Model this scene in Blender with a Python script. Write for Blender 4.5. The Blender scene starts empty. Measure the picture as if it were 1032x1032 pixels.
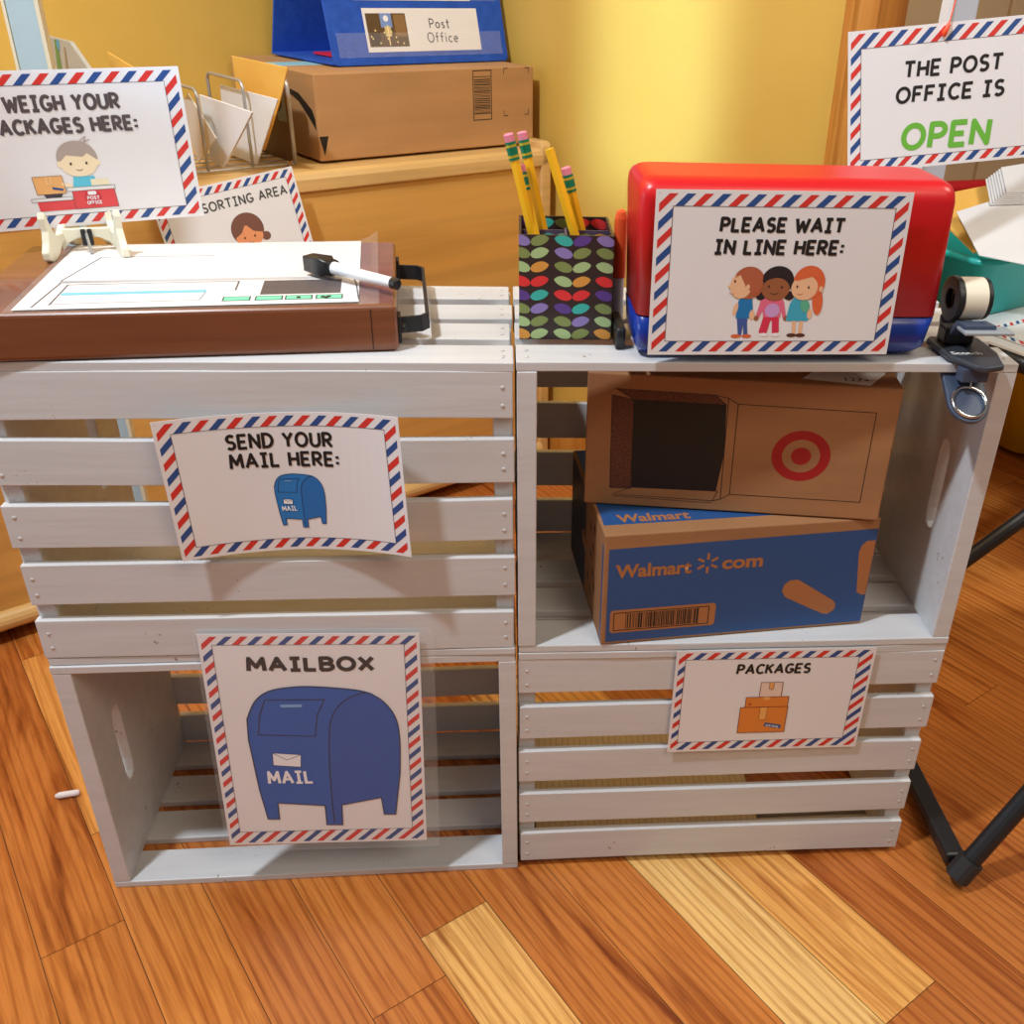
import bpy, bmesh, math, random
from mathutils import Vector, Matrix
random.seed(7)
R = math.radians
SC = bpy.context.scene
COL = SC.collection

# ------------------------------------------------------------------ materials
MATS = {}
def mat(name, col, rough=.5, metal=0., spec=.5, alpha=1., trans=0., coat=0., emit=None):
    if name in MATS: return MATS[name]
    m = bpy.data.materials.new(name); m.use_nodes = True
    b = m.node_tree.nodes['Principled BSDF']
    b.inputs['Base Color'].default_value = (*col, 1)
    b.inputs['Roughness'].default_value = rough
    b.inputs['Metallic'].default_value = metal
    b.inputs['Specular IOR Level'].default_value = spec
    b.inputs['Alpha'].default_value = alpha
    b.inputs['Transmission Weight'].default_value = trans
    b.inputs['Coat Weight'].default_value = coat
    MATS[name] = m
    return m
def srgb(r, g, b):
    f = lambda c: (c/255)/12.92 if c/255 <= .04045 else ((c/255+.055)/1.055)**2.4
    return (f(r), f(g), f(b))
def nodes(m):
    nt = m.node_tree
    return nt, nt.nodes, nt.links, nt.nodes['Principled BSDF']
def noise_mat(name, c1, c2, scale=(8, 8, 8), rough=.5, bump=.1, bscale=60, detail=4, spec=.4, lo=.35, hi=.65, coat=0):
    m = mat(name, c1, rough, spec=spec, coat=coat)
    nt, N, L, b = nodes(m)
    tc = N.new('ShaderNodeTexCoord'); mp = N.new('ShaderNodeMapping'); mp.inputs['Scale'].default_value = scale
    n = N.new('ShaderNodeTexNoise'); n.inputs['Scale'].default_value = 1; n.inputs['Detail'].default_value = detail
    r = N.new('ShaderNodeValToRGB'); r.color_ramp.elements[0].position = lo; r.color_ramp.elements[1].position = hi
    r.color_ramp.elements[0].color = (*c1, 1); r.color_ramp.elements[1].color = (*c2, 1)
    L.new(tc.outputs['Object'], mp.inputs[0]); L.new(mp.outputs[0], n.inputs[0]); L.new(n.outputs[0], r.inputs[0])
    L.new(r.outputs[0], b.inputs['Base Color'])
    if bump:
        n2 = N.new('ShaderNodeTexNoise'); n2.inputs['Scale'].default_value = bscale; n2.inputs['Detail'].default_value = 5
        bp = N.new('ShaderNodeBump'); bp.inputs['Strength'].default_value = bump; bp.inputs['Distance'].default_value = .002
        L.new(tc.outputs['Object'], n2.inputs[0]); L.new(n2.outputs[0], bp.inputs['Height']); L.new(bp.outputs[0], b.inputs['Normal'])
    return m
def wood_mat(name, c1, c2, c3, axis=0, scale=14, rough=.45, stretch=.07, coat=0.):
    """long grain along one axis: stretched noise plus fine fibres"""
    m = mat(name, c1, rough, coat=coat)
    nt, N, L, b = nodes(m)
    tc = N.new('ShaderNodeTexCoord'); mp = N.new('ShaderNodeMapping')
    s = [scale]*3; s[axis] = scale*stretch; mp.inputs['Scale'].default_value = s
    n = N.new('ShaderNodeTexNoise'); n.inputs['Scale'].default_value = 1; n.inputs['Detail'].default_value = 6; n.inputs['Distortion'].default_value = 1.2
    r = N.new('ShaderNodeValToRGB'); e = r.color_ramp.elements
    e[0].position = .3; e[0].color = (*c2, 1); e[1].position = .7; e[1].color = (*c3, 1)
    k = e.new(.5); k.color = (*c1, 1)
    mp2 = N.new('ShaderNodeMapping'); s2 = [scale*12]*3; s2[axis] = scale*.6; mp2.inputs['Scale'].default_value = s2
    n2 = N.new('ShaderNodeTexNoise'); n2.inputs['Scale'].default_value = 1; n2.inputs['Detail'].default_value = 3
    mx = N.new('ShaderNodeMixRGB'); mx.blend_type = 'MULTIPLY'; mx.inputs[0].default_value = .35
    r2 = N.new('ShaderNodeValToRGB'); r2.color_ramp.elements[0].position = .3; r2.color_ramp.elements[1].position = .6
    r2.color_ramp.elements[0].color = (.5, .5, .5, 1)
    for q in (mp, mp2): L.new(tc.outputs['Object'], q.inputs[0])
    L.new(mp.outputs[0], n.inputs[0]); L.new(n.outputs[0], r.inputs[0]); L.new(mp2.outputs[0], n2.inputs[0]); L.new(n2.outputs[0], r2.inputs[0])
    L.new(r.outputs[0], mx.inputs[1]); L.new(r2.outputs[0], mx.inputs[2]); L.new(mx.outputs[0], b.inputs['Base Color'])
    bp = N.new('ShaderNodeBump'); bp.inputs['Strength'].default_value = .15; bp.inputs['Distance'].default_value = .001
    L.new(n2.outputs[0], bp.inputs['Height']); L.new(bp.outputs[0], b.inputs['Normal'])
    return m

def paint_mat():
    m = mat('crate_white_paint', (.66, .655, .66), .42, spec=.5)
    nt, N, L, b = nodes(m)
    tc = N.new('ShaderNodeTexCoord')
    mp = N.new('ShaderNodeMapping'); mp.inputs['Scale'].default_value = (4, 60, 60)
    g = N.new('ShaderNodeTexNoise'); g.inputs['Scale'].default_value = 1; g.inputs['Detail'].default_value = 6; g.inputs['Roughness'].default_value = .65
    L.new(tc.outputs['Object'], mp.inputs[0]); L.new(mp.outputs[0], g.inputs[0])
    r = N.new('ShaderNodeValToRGB'); r.color_ramp.elements[0].position = .25; r.color_ramp.elements[1].position = .75
    r.color_ramp.elements[0].color = (.575, .575, .585, 1); r.color_ramp.elements[1].color = (.675, .68, .695, 1)
    L.new(g.outputs[0], r.inputs[0])
    # small worn chips where bare wood shows
    w = N.new('ShaderNodeTexNoise'); w.inputs['Scale'].default_value = 210; w.inputs['Detail'].default_value = 3
    w2 = N.new('ShaderNodeTexNoise'); w2.inputs['Scale'].default_value = 22
    mul = N.new('ShaderNodeMath'); mul.operation = 'MULTIPLY'
    L.new(tc.outputs['Object'], w.inputs[0]); L.new(tc.outputs['Object'], w2.inputs[0]); L.new(w.outputs[0], mul.inputs[0]); L.new(w2.outputs[0], mul.inputs[1])
    r2 = N.new('ShaderNodeValToRGB'); r2.color_ramp.elements[0].position = .44; r2.color_ramp.elements[1].position = .46
    L.new(mul.outputs[0], r2.inputs[0])
    mx = N.new('ShaderNodeMixRGB'); mx.inputs[2].default_value = (.30, .22, .16, 1)
    L.new(r2.outputs[0], mx.inputs[0]); L.new(r.outputs[0], mx.inputs[1]); L.new(mx.outputs[0], b.inputs['Base Color'])
    bp = N.new('ShaderNodeBump'); bp.inputs['Strength'].default_value = .35; bp.inputs['Distance'].default_value = .0012
    L.new(g.outputs[0], bp.inputs['Height']); L.new(bp.outputs[0], b.inputs['Normal'])
    return m
PAINT = paint_mat()
def card_mat(name, c=(.36, .175, .078)):
    return noise_mat(name, tuple(x*.92 for x in c), tuple(x*1.06 for x in c), (5, 5, 30), .75, .12, 180, spec=.25)
CARD = card_mat('kraft_cardboard'); CARD2 = card_mat('kraft_cardboard_light', (.50, .27, .115))
EDGE = mat('cardboard_torn_edge', (.50, .36, .22), .9)
BIRCH = wood_mat('birch_veneer', srgb(226, 172, 92), srgb(218, 160, 80), srgb(234, 184, 104), 0, 3, .4, .12)
BIRCHE = wood_mat('birch_edge', srgb(222, 180, 114), srgb(212, 166, 98), srgb(230, 190, 126), 0, 6, .4, .1)
WALNUT = wood_mat('walnut_wood', srgb(126, 74, 48), srgb(96, 52, 32), srgb(150, 94, 62), 0, 9, .34, .09, .3)
CASING = wood_mat('door_casing_wood', srgb(196, 128, 48), srgb(178, 108, 36), srgb(208, 144, 64), 2, 20, .4, .04)
INK = mat('black_ink', srgb(22, 18, 20), .6)
INKS = mat('brown_black_ink', srgb(40, 22, 20), .6)
LINE = mat('grey_ink_line', srgb(90, 84, 90), .6)
PAPER = noise_mat('white_paper', (.80, .785, .80), (.83, .815, .83), (6, 6, 6), .35, .03, 30, spec=.5)
RED = mat('print_red', srgb(214, 52, 46), .45); BLUE = mat('print_blue', srgb(40, 78, 142), .45)
GREEN = mat('print_green', srgb(108, 184, 62), .45)
IRON = noise_mat('black_iron', (.012, .012, .014), (.02, .02, .022), (30, 30, 30), .45, .2, 200)
BLK = mat('black_plastic', (.012, .012, .013), .35)
STEEL = mat('steel_wire', (.50, .50, .50), .38, .6)
CHROME = mat('chrome', (.8, .8, .8), .12, 1.)
LAM = mat('clear_laminate', (1, 1, 1), .1, alpha=.05)
def P(name, r, g, b, rough=.5): return mat(name, srgb(r, g, b), rough)

# ------------------------------------------------------------------ object helpers
def link(name, me, mats, parent=None, loc=None, rot=None, smooth=False):
    o = bpy.data.objects.new(name, me)
    if not isinstance(mats, (list, tuple)): mats = [mats]
    for m in mats: me.materials.append(m)
    COL.objects.link(o)
    if parent: o.parent = parent
    if loc: o.location = loc
    if rot: o.rotation_euler = rot
    if smooth:
        for p in me.polygons: p.use_smooth = True
    return o
def obj(name, bm, mats, parent=None, loc=None, rot=None, smooth=False, bev=0, seg=2):
    bmesh.ops.recalc_face_normals(bm, faces=bm.faces)
    me = bpy.data.meshes.new(name); bm.to_mesh(me); bm.free()
    o = link(name, me, mats, parent, loc, rot, smooth)
    if bev:
        md = o.modifiers.new('bevel', 'BEVEL'); md.width = bev; md.segments = seg; md.limit_method = 'ANGLE'; md.angle_limit = R(40)
    return o
def tag(o, label=None, cat=None, group=None, kind=None):
    if label: o['label'] = label
    if cat: o['category'] = cat
    if group: o['group'] = group
    if kind: o['kind'] = kind
    return o
def thing(name, label, cat, loc=(0, 0, 0), rot=(0, 0, 0), group=None):
    o = bpy.data.objects.new(name, None); COL.objects.link(o); o.empty_display_size = .03
    o.location = loc; o.rotation_euler = rot
    return tag(o, label, cat, group)
def box(bm, x0, x1, y0, y1, z0, z1, mi=0, M=None):
    v = [bm.verts.new(M @ Vector(p) if M else p) for p in ((x0,y0,z0),(x1,y0,z0),(x1,y1,z0),(x0,y1,z0),(x0,y0,z1),(x1,y0,z1),(x1,y1,z1),(x0,y1,z1))]
    for f in ((0,3,2,1),(4,5,6,7),(0,1,5,4),(1,2,6,5),(2,3,7,6),(3,0,4,7)):
        bm.faces.new([v[i] for i in f]).material_index = mi
    return v
def prism(bm, pts, d, mi=0):
    """pts: list of 3D points (planar loop); d: extrusion vector"""
    d = Vector(d); a = [bm.verts.new(p) for p in pts]; b = [bm.verts.new(Vector(p)+d) for p in pts]
    n = len(pts)
    fs = [bm.faces.new(a), bm.faces.new(b[::-1])]
    for i in range(n): fs.append(bm.faces.new((a[i], b[i], b[(i+1)%n], a[(i+1)%n])))
    for f in fs: f.material_index = mi
def tube(bm, pts, r, n=10, mi=0, closed=False, cap=True):
    pts = [Vector(p) for p in pts]; rings = []; m = len(pts)
    up = None
    for i, p in enumerate(pts):
        if closed: t = (pts[(i+1)%m]-pts[i-1]).normalized()
        else: t = (pts[min(i+1, m-1)]-pts[max(i-1, 0)]).normalized()
        if up is None:
            up = Vector((0, 0, 1)) if abs(t.z) < .9 else Vector((1, 0, 0))
        a = t.cross(up).normalized(); b = a.cross(t).normalized(); up = b
        rr = r[i] if isinstance(r, (list, tuple)) else r
        rings.append([bm.verts.new(p+a*math.cos(2*math.pi*k/n)*rr+b*math.sin(2*math.pi*k/n)*rr) for k in range(n)])
    for i in range(m if closed else m-1):
        A, B = rings[i], rings[(i+1)%m]
        for k in range(n):
            bm.faces.new((A[k], A[(k+1)%n], B[(k+1)%n], B[k])).material_index = mi
    if cap and not closed:
        bm.faces.new(rings[0][::-1]).material_index = mi; bm.faces.new(rings[-1]).material_index = mi
def arcp(c, r, a0, a1, n, f=lambda x, y: (x, y, 0)):
    return [f(c[0]+r*math.cos(R(a0+(a1-a0)*i/n)), c[1]+r*math.sin(R(a0+(a1-a0)*i/n))) for i in range(n+1)]
def rounded(x0, x1, y0, y1, r, n=5):
    o = []
    for cx, cy, a in ((x1-r, y1-r, 0), (x0+r, y1-r, 90), (x0+r, y0+r, 180), (x1-r, y0+r, 270)):
        for i in range(n+1):
            t = R(a+90*i/n); o.append((cx+r*math.cos(t), cy+r*math.sin(t)))
    return o

# ------------------------------------------------------------------ printed artwork (flat shapes on a sheet)
def clip(poly, x0, x1, y0, y1):
    def cut(P, f, inter):
        out = []
        for i in range(len(P)):
            a, b = P[i-1], P[i]
            if f(b):
                if not f(a): out.append(inter(a, b))
                out.append(b)
            elif f(a): out.append(inter(a, b))
        return out
    def ix(v): return lambda a, b: (v, a[1]+(b[1]-a[1])*(v-a[0])/(b[0]-a[0]))
    def iy(v): return lambda a, b: (a[0]+(b[0]-a[0])*(v-a[1])/(b[1]-a[1]), v)
    for f, g in ((lambda p: p[0] >= x0-1e-9, ix(x0)), (lambda p: p[0] <= x1+1e-9, ix(x1)), (lambda p: p[1] >= y0-1e-9, iy(y0)), (lambda p: p[1] <= y1+1e-9, iy(y1))):
        if not poly: return []
        poly = cut(poly, f, g)
    return poly
class Art:
    """shapes in millimetres on a sheet; f maps (x mm, y mm, lift m) to a local 3D point"""
    def __init__(s, f, bend=False): s.f = f; s.items = []; s.bend = bend; s.k = 1
    def lift(s): s.k += 1; return s
    def poly(s, pts, m): s.items.append((list(pts), m, s.k)); return s
    def rect(s, x0, x1, y0, y1, m): return s.poly([(x0, y0), (x1, y0), (x1, y1), (x0, y1)], m)
    def rrect(s, x0, x1, y0, y1, r, m): return s.poly(rounded(x0, x1, y0, y1, r), m)
    def ell(s, cx, cy, rx, ry, m, a0=0, a1=360, n=28, rot=0):
        c, q = math.cos(R(rot)), math.sin(R(rot)); P = []
        N_ = n if a1-a0 >= 360 else n+1
        for i in range(N_):
            t = R(a0+(a1-a0)*i/n); x, y = rx*math.cos(t), ry*math.sin(t); P.append((cx+c*x-q*y, cy+q*x+c*y))
        return s.poly(P, m)
    def line(s, pts, w, m, closed=False):
        pts = [p for i, p in enumerate(pts) if i == 0 or (Vector(p)-Vector(pts[i-1])).length > 1e-4]
        n = len(pts)
        if n < 2: return s
        if not closed and n > 2:      # break at sharp corners and round them
            for i in range(1, n-1):
                a, b = Vector(pts[i])-Vector(pts[i-1]), Vector(pts[i+1])-Vector(pts[i])
                if a.length > 1e-9 and b.length > 1e-9 and a.angle(b) > R(62):
                    s.line(pts[:i+1], w, m); s.line(pts[i:], w, m); s.ell(pts[i][0], pts[i][1], w/2, w/2, m, n=12); return s
        V = [Vector(p) for p in pts]; off = []
        for i in range(n):
            a = V[i]-V[i-1] if (i > 0 or closed) else V[1]-V[0]
            b = V[(i+1)%n]-V[i] if (i < n-1 or closed) else V[n-1]-V[n-2]
            a = a.normalized(); b = b.normalized()
            t = a+b
            if t.length < 1e-6: t = a
            t.normalize(); nn = Vector((-t.y, t.x)); c = max(.45, nn.dot(Vector((-a.y, a.x))))
            off.append(nn*(w/2/c))
        for i in range(n if closed else n-1):
            j = (i+1) % n
            s.poly([tuple(V[i]+off[i]), tuple(V[i]-off[i]), tuple(V[j]-off[j]), tuple(V[j]+off[j])], m)
        return s
    def build(s, name, parent):
        bm = bmesh.new(); mats = []
        for it, (pts, m, k) in enumerate(s.items):
            if m not in mats: mats.append(m)
            P = [p for i, p in enumerate(pts) if (Vector(p)-Vector(pts[i-1])).length > 1e-5]
            if len(P) < 3: continue
            ar = sum(P[i-1][0]*P[i][1]-P[i][0]*P[i-1][1] for i in range(len(P)))
            if ar < 0: P = P[::-1]
            bm.faces.new([bm.verts.new((x, y, k*.09+it*.0009)) for x, y in P]).material_index = mats.index(m)
        if s.bend:
            x = 6
            while x < 216:
                bmesh.ops.bisect_plane(bm, geom=bm.verts[:]+bm.edges[:]+bm.faces[:], plane_co=(x, 0, 0), plane_no=(1, 0, 0)); x += 9
        for v in bm.verts: v.co = Vector(s.f(v.co.x, v.co.y, v.co.z/1000))
        me = bpy.data.meshes.new(name); bm.to_mesh(me); bm.free()
        return link(name, me, mats, parent)

# stroke lettering (cap height 1): every glyph is (width, [polylines])
def A_(cx, cy, rx, ry, a0, a1, n=10): return [(cx+rx*math.cos(R(a0+(a1-a0)*i/n)), cy+ry*math.sin(R(a0+(a1-a0)*i/n))) for i in range(n+1)]
G = {
 'A': (.72, [[(0,0),(.36,1),(.72,0)], [(.13,.33),(.59,.33)]]),
 'B': (.58, [[(0,0),(0,1),(.28,1)]+A_(.28,.76,.25,.24,90,-90,6)+[(0,.52)], [(.28,.52)]+A_(.3,.26,.28,.26,90,-90,8)+[(0,0)]]),
 'C': (.62, [A_(.37,.5,.37,.5,48,312,14)]),
 'D': (.64, [[(0,0),(0,1),(.22,1)]+A_(.22,.5,.42,.5,90,-90,10)+[(0,0)]]),
 'E': (.52, [[(.52,1),(0,1),(0,0),(.52,0)], [(0,.5),(.44,.5)]]),
 'F': (.5, [[(.5,1),(0,1),(0,0)], [(0,.52),(.42,.52)]]),
 'G': (.68, [A_(.37,.5,.37,.5,50,330,14)+[(.68,.42),(.40,.42)]]),
 'H': (.6, [[(0,0),(0,1)], [(.6,0),(.6,1)], [(0,.5),(.6,.5)]]),
 'I': (.44, [[(0,1),(.44,1)], [(.22,1),(.22,0)], [(0,0),(.44,0)]]),
 'K': (.58, [[(0,0),(0,1)], [(.55,1),(.02,.45)], [(.2,.6),(.58,0)]]),
 'L': (.48, [[(0,1),(0,0),(.48,0)]]),
 'M': (.8, [[(0,0),(.06,1),(.4,.28),(.74,1),(.8,0)]]),
 'N': (.62, [[(0,0),(0,1),(.62,0),(.62,1)]]),
 'O': (.78, [A_(.39,.5,.39,.5,90,450,24)]),
 'P': (.54, [[(0,0),(0,1),(.27,1)]+A_(.27,.73,.27,.27,90,-90,8)+[(0,.46)]]),
 'R': (.58, [[(0,0),(0,1),(.27,1)]+A_(.27,.74,.27,.26,90,-90,8)+[(0,.48)], [(.2,.48),(.58,0)]]),
 'S': (.52, [A_(.27,.75,.25,.25,40,240,9)+A_(.26,.25,.26,.26,65,-140,9)]),
 'T': (.62, [[(0,1),(.62,1)], [(.31,1),(.31,0)]]),
 'U': (.62, [[(0,1)]+A_(.31,.31,.31,.31,180,360,10)+[(.62,1)]]),
 'W': (.92, [[(0,1),(.22,0),(.46,.75),(.70,0),(.92,1)]]),
 'X': (.62, [[(0,1),(.62,0)], [(.62,1),(0,0)]]),
 'Y': (.62, [[(0,1),(.31,.5),(.62,1)], [(.31,.5),(.31,0)]]),
 ':': (.12, [[(.06,.14),(.06,.28)], [(.06,.58),(.06,.72)]]),
 'o': (.5, [A_(.25,.3,.25,.3,90,450,18)]), 's': (.38, [A_(.19,.45,.17,.15,40,240,7)+A_(.19,.15,.18,.16,65,-140,7)]),
 't': (.36, [[(.16,.95),(.16,0),(.3,0)], [(0,.62),(.36,.62)]]), 'f': (.34, [A_(.26,.82,.14,.16,60,180,6)+[(.12,0)], [(0,.6),(.32,.6)]]),
 'i': (.1, [[(.05,.62),(.05,0)], [(.05,.82),(.05,.94)]]), 'c': (.42, [A_(.26,.3,.25,.3,50,310,12)]),
 'e': (.48, [[(.02,.32),(.47,.32)]+A_(.25,.3,.23,.3,5,310,14)]),
 '-': (.3, [[(0,.45),(.3,.45)]]),
 ' ': (.22, []),
}
def text(art, s, x0, x1, y0, y1, w, m, slant=0.04, dip=0.):
    """write s so that it fills x0..x1 with capitals from y0 to y1 (dip: how much the right end rises)"""
    w *= .88; h = y1-y0-w; gap = .30
    tot = sum(G[c][0] for c in s)+gap*(len(s)-1)
    sx = (x1-x0-w)/tot; x = x0+w/2
    for c in s:
        gw, pl = G[c]
        for p in pl:
            cl = len(p) > 12 and abs(p[0][0]-p[-1][0]) < 1e-6 and abs(p[0][1]-p[-1][1]) < 1e-6
            q = [(x+a*sx+b*h*slant, y0+w/2+b*h+dip*(x+a*sx-x0)/(x1-x0)) for a, b in p]
            if cl: q = q[:-1]
            else:      # flat ends reach a touch further
                if len(q) > 2 or True:
                    a, b = Vector(q[0]), Vector(q[1]); q[0] = tuple(a+(a-b).normalized()*w*.12)
                    a, b = Vector(q[-1]), Vector(q[-2]); q[-1] = tuple(a+(a-b).normalized()*w*.12)
            art.line(q, w, m, closed=cl)
        x += (gw+gap)*sx
def font_text(s, name, size, m, parent, f, width=None, bold=0, shear=0):
    cu = bpy.data.curves.new(name, 'FONT'); cu.body = s; cu.size = size; cu.offset = bold; cu.shear = shear
    t = bpy.data.objects.new(name, cu); COL.objects.link(t)
    dg = bpy.context.evaluated_depsgraph_get(); me = bpy.data.meshes.new_from_object(t.evaluated_get(dg))
    bpy.data.objects.remove(t); bpy.data.curves.remove(cu)
    xs = [v.co.x for v in me.vertices]; x0, x1 = min(xs), max(xs); k = (width/(x1-x0)) if width else 1
    for v in me.vertices: v.co = Vector(f((v.co.x-x0)*k, v.co.y))
    me.materials.clear()
    me.name = name
    return link(name, me, m, parent)

def border(art, W, H, ix0, ix1, iy0, iy1, o=3.0, pitch=14.7, sw=7.2, ph=0., red=RED, blue=BLUE):
    """airmail stripes between the outer margin and the inner panel"""
    n0 = int(-H/pitch)-2; n1 = int(W/pitch)+3
    for k in range(n0, n1):
        c = k*pitch+ph
        m = red if k % 2 == 0 else blue
        for (a, b, cc, d) in ((o, W-o, iy1, H-o), (o, W-o, o, iy0), (o, ix0, iy0, iy1), (ix1, W-o, iy0, iy1)):
            q = [(c+cc, cc), (c+sw+cc, cc), (c+sw+d, d), (c+d, d)]
            q = clip(q, a, b, cc, d)
            if len(q) > 2: art.poly(q, m)
    art.lift()
    art.line([(ix0, iy0), (ix1, iy0), (ix1, iy1), (ix0, iy1)], .5, LINE, closed=True)

def sheet(name, parent, W, H, f, m=PAPER, th=.0004, nx=1, x0=0., y0=0.):
    bm = bmesh.new()
    A = [[bm.verts.new(f(x0+(W-x0*2)*i/nx, y, 0)) for y in (y0, H-y0)] for i in range(nx+1)]
    B = [[bm.verts.new(f(x0+(W-x0*2)*i/nx, y, -th)) for y in (y0, H-y0)] for i in range(nx+1)]
    for i in range(nx):
        bm.faces.new((A[i][0], A[i+1][0], A[i+1][1], A[i][1])); bm.faces.new((B[i][0], B[i][1], B[i+1][1], B[i+1][0]))
        bm.faces.new((A[i][0], B[i][0], B[i+1][0], A[i+1][0])); bm.faces.new((A[i][1], A[i+1][1], B[i+1][1], B[i][1]))
    bm.faces.new((A[0][0], A[0][1], B[0][1], B[0][0])); bm.faces.new((A[nx][0], B[nx][0], B[nx][1], A[nx][1]))
    return obj(name, bm, m, parent)
def flat(W, H):      # local frame: x right, z up, the printed side faces -y, origin at sheet centre
    return lambda x, y, k: ((x-W/2)/1000, -k, (y-H/2)/1000)

# ------------------------------------------------------------------ setting
# floor: oak strip boards laid at an angle, every board a face with its own tone
FD = R(-57.5)
def build_floor():
    W = .0845; off = .1126
    bm = bmesh.new(); lay = bm.loops.layers.color.new('tone'); uv = bm.loops.layers.uv.new('board')
    known = {  # row: [(u_start of board, tone)]
        -1: [(-3.2, .45), (-1.35, .62), (-.9, .35), (.02, None)], }
    rng = random.Random(3)
    for r in range(-26, 44):
        s0 = off+r*W; u = -3.6+rng.random()*.7
        cuts = {-3: [-1.05, .018, .9], -2: [-1.3, -.72, .62, 1.2], -6: [-1.5, -.76, -.343, .5], -7: [-1.1, -.195, .7], -1: [-.9, .35+.35, 1.3],
                0: [-1.0, -.3, .388+.9], 1: [-1.2, -.4, .388, 1.2], 7: [-.9, .136, .8], 8: [-.7, .3, 1.0]}.get(r)
        if cuts: ends = [-3.6, -2.2]+cuts+[2.6]
        else:
            ends = [-3.6]
            while ends[-1] < 2.6: ends.append(ends[-1]+.45+rng.random()*.9)
        for i in range(len(ends)-1):
            a, b = ends[i], ends[i+1]; t = .25+.45*rng.random(); sd = rng.random()
            mid = (a+b)/2
            if r in (0, 1) and a < .2 < b: t = .97 if r == 0 else .9
            if r == -1: t = .52
            if r == -2: t = .45
            if r == -3: t = .93 if a > 0 else .3
            if r in (-4,): t = .5
            if r in (-5,): t = .38
            if r == -6 and a < -.5 < b: t = .8
            if r in (2, 3, 4, 5): t = .3+.12*(r % 2)
            if r == -7: t = .4
            g = .0004
            v = [bm.verts.new((x, y, 0)) for x, y in ((a+g, s0+g), (b-g, s0+g), (b-g, s0+W-g), (a+g, s0+W-g))]
            f = bm.faces.new(v)
            for l in f.loops: l[lay] = (t, sd, 0, 1)
    # u runs along +FD, s along the perpendicular (s = x*.843+y*.537, u = x*.537-y*.843)
    for v in bm.verts:
        u, s = v.co.x, v.co.y
        v.co = (u, s, 0)
    box(bm, -3.7, 2.7, -2.2, 3.8, -.03, -.0012)
    m = mat('oak_floor', (.5, .25, .08), .28, spec=.5)
    nt, N, L, b = nodes(m)
    at = N.new('ShaderNodeVertexColor'); at.layer_name = 'tone'
    sp = N.new('ShaderNodeSeparateColor'); L.new(at.outputs[0], sp.inputs[0])
    tc = N.new('ShaderNodeTexCoord')
    cmb = N.new('ShaderNodeCombineXYZ'); mu = N.new('ShaderNodeMath'); mu.operation = 'MULTIPLY'; mu.inputs[1].default_value = 37
    L.new(sp.outputs[1], mu.inputs[0]); L.new(mu.outputs[0], cmb.inputs[2]); L.new(mu.outputs[0], cmb.inputs[0])
    ad = N.new('ShaderNodeVectorMath'); L.new(tc.outputs['Object'], ad.inputs[0]); L.new(cmb.outputs[0], ad.inputs[1])
    def nz(sc, det, dist, rough=.5):
        mp = N.new('ShaderNodeMapping'); mp.inputs['Scale'].default_value = sc; L.new(ad.outputs[0], mp.inputs[0])
        n = N.new('ShaderNodeTexNoise'); n.inputs['Scale'].default_value = 1; n.inputs['Detail'].default_value = det
        n.inputs['Distortion'].default_value = dist; n.inputs['Roughness'].default_value = rough
        L.new(mp.outputs[0], n.inputs[0]); return n
    def ramp(src, stops):
        r = N.new('ShaderNodeValToRGB'); e = r.color_ramp.elements
        e[0].position, e[0].color = stops[0][0], (*stops[0][1], 1); e[1].position, e[1].color = stops[-1][0], (*stops[-1][1], 1)
        for p, c in stops[1:-1]:
            k = e.new(p); k.color = (*c, 1)
        L.new(src, r.inputs[0]); return r
    base = ramp(sp.outputs[0], [(0, srgb(184, 106, 48)), (.3, srgb(206, 129, 60)), (.55, srgb(222, 150, 74)), (.8, srgb(234, 172, 94)), (1, srgb(240, 204, 134))])
    big = nz((1.3, 17, 5), 5, 2.6, .6)
    mot = ramp(big.outputs[0], [(.30, (.42, .27, .19)), (.40, (.78, .66, .56)), (.50, (1, 1, 1)), (.60, (1, .97, .93)), (.68, (.86, .76, .66))])
    mx = N.new('ShaderNodeMixRGB'); mx.blend_type = 'MULTIPLY'; mx.inputs[0].default_value = 1; L.new(base.outputs[0], mx.inputs[1]); L.new(mot.outputs[0], mx.inputs[2])
    # ring-like cathedral grain
    wv = N.new('ShaderNodeTexWave'); wv.wave_type = 'BANDS'; wv.bands_direction = 'Y'; wv.inputs['Scale'].default_value = 1
    mpw = N.new('ShaderNodeMapping'); mpw.inputs['Scale'].default_value = (2.2, 26, 6); L.new(ad.outputs[0], mpw.inputs[0]); L.new(mpw.outputs[0], wv.inputs[0])
    wv.inputs['Distortion'].default_value = 9; wv.inputs['Detail'].default_value = 3; wv.inputs['Detail Scale'].default_value = .7
    wr = ramp(wv.outputs[1], [(.0, (.66, .52, .42)), (.25, (.9, .86, .82)), (.6, (1, 1, 1))])
    mx2 = N.new('ShaderNodeMixRGB'); mx2.blend_type = 'MULTIPLY'; mx2.inputs[0].default_value = .75; L.new(mx.outputs[0], mx2.inputs[1]); L.new(wr.outputs[0], mx2.inputs[2])
    fine = nz((14, 520, 60), 3, .4, .6)
    fr = ramp(fine.outputs[0], [(.36, (.5, .38, .3)), (.5, (1, 1, 1))])
    mx3 = N.new('ShaderNodeMixRGB'); mx3.blend_type = 'MULTIPLY'; mx3.inputs[0].default_value = .4; L.new(mx2.outputs[0], mx3.inputs[1]); L.new(fr.outputs[0], mx3.inputs[2])
    L.new(mx3.outputs[0], b.inputs['Base Color'])
    bp = N.new('ShaderNodeBump'); bp.inputs['Strength'].default_value = .12; bp.inputs['Distance'].default_value = .001
    L.new(fine.outputs[0], bp.inputs['Height']); L.new(bp.outputs[0], b.inputs['Normal'])
    seam = mat('board_gap', (.05, .022, .01), .8)
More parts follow.
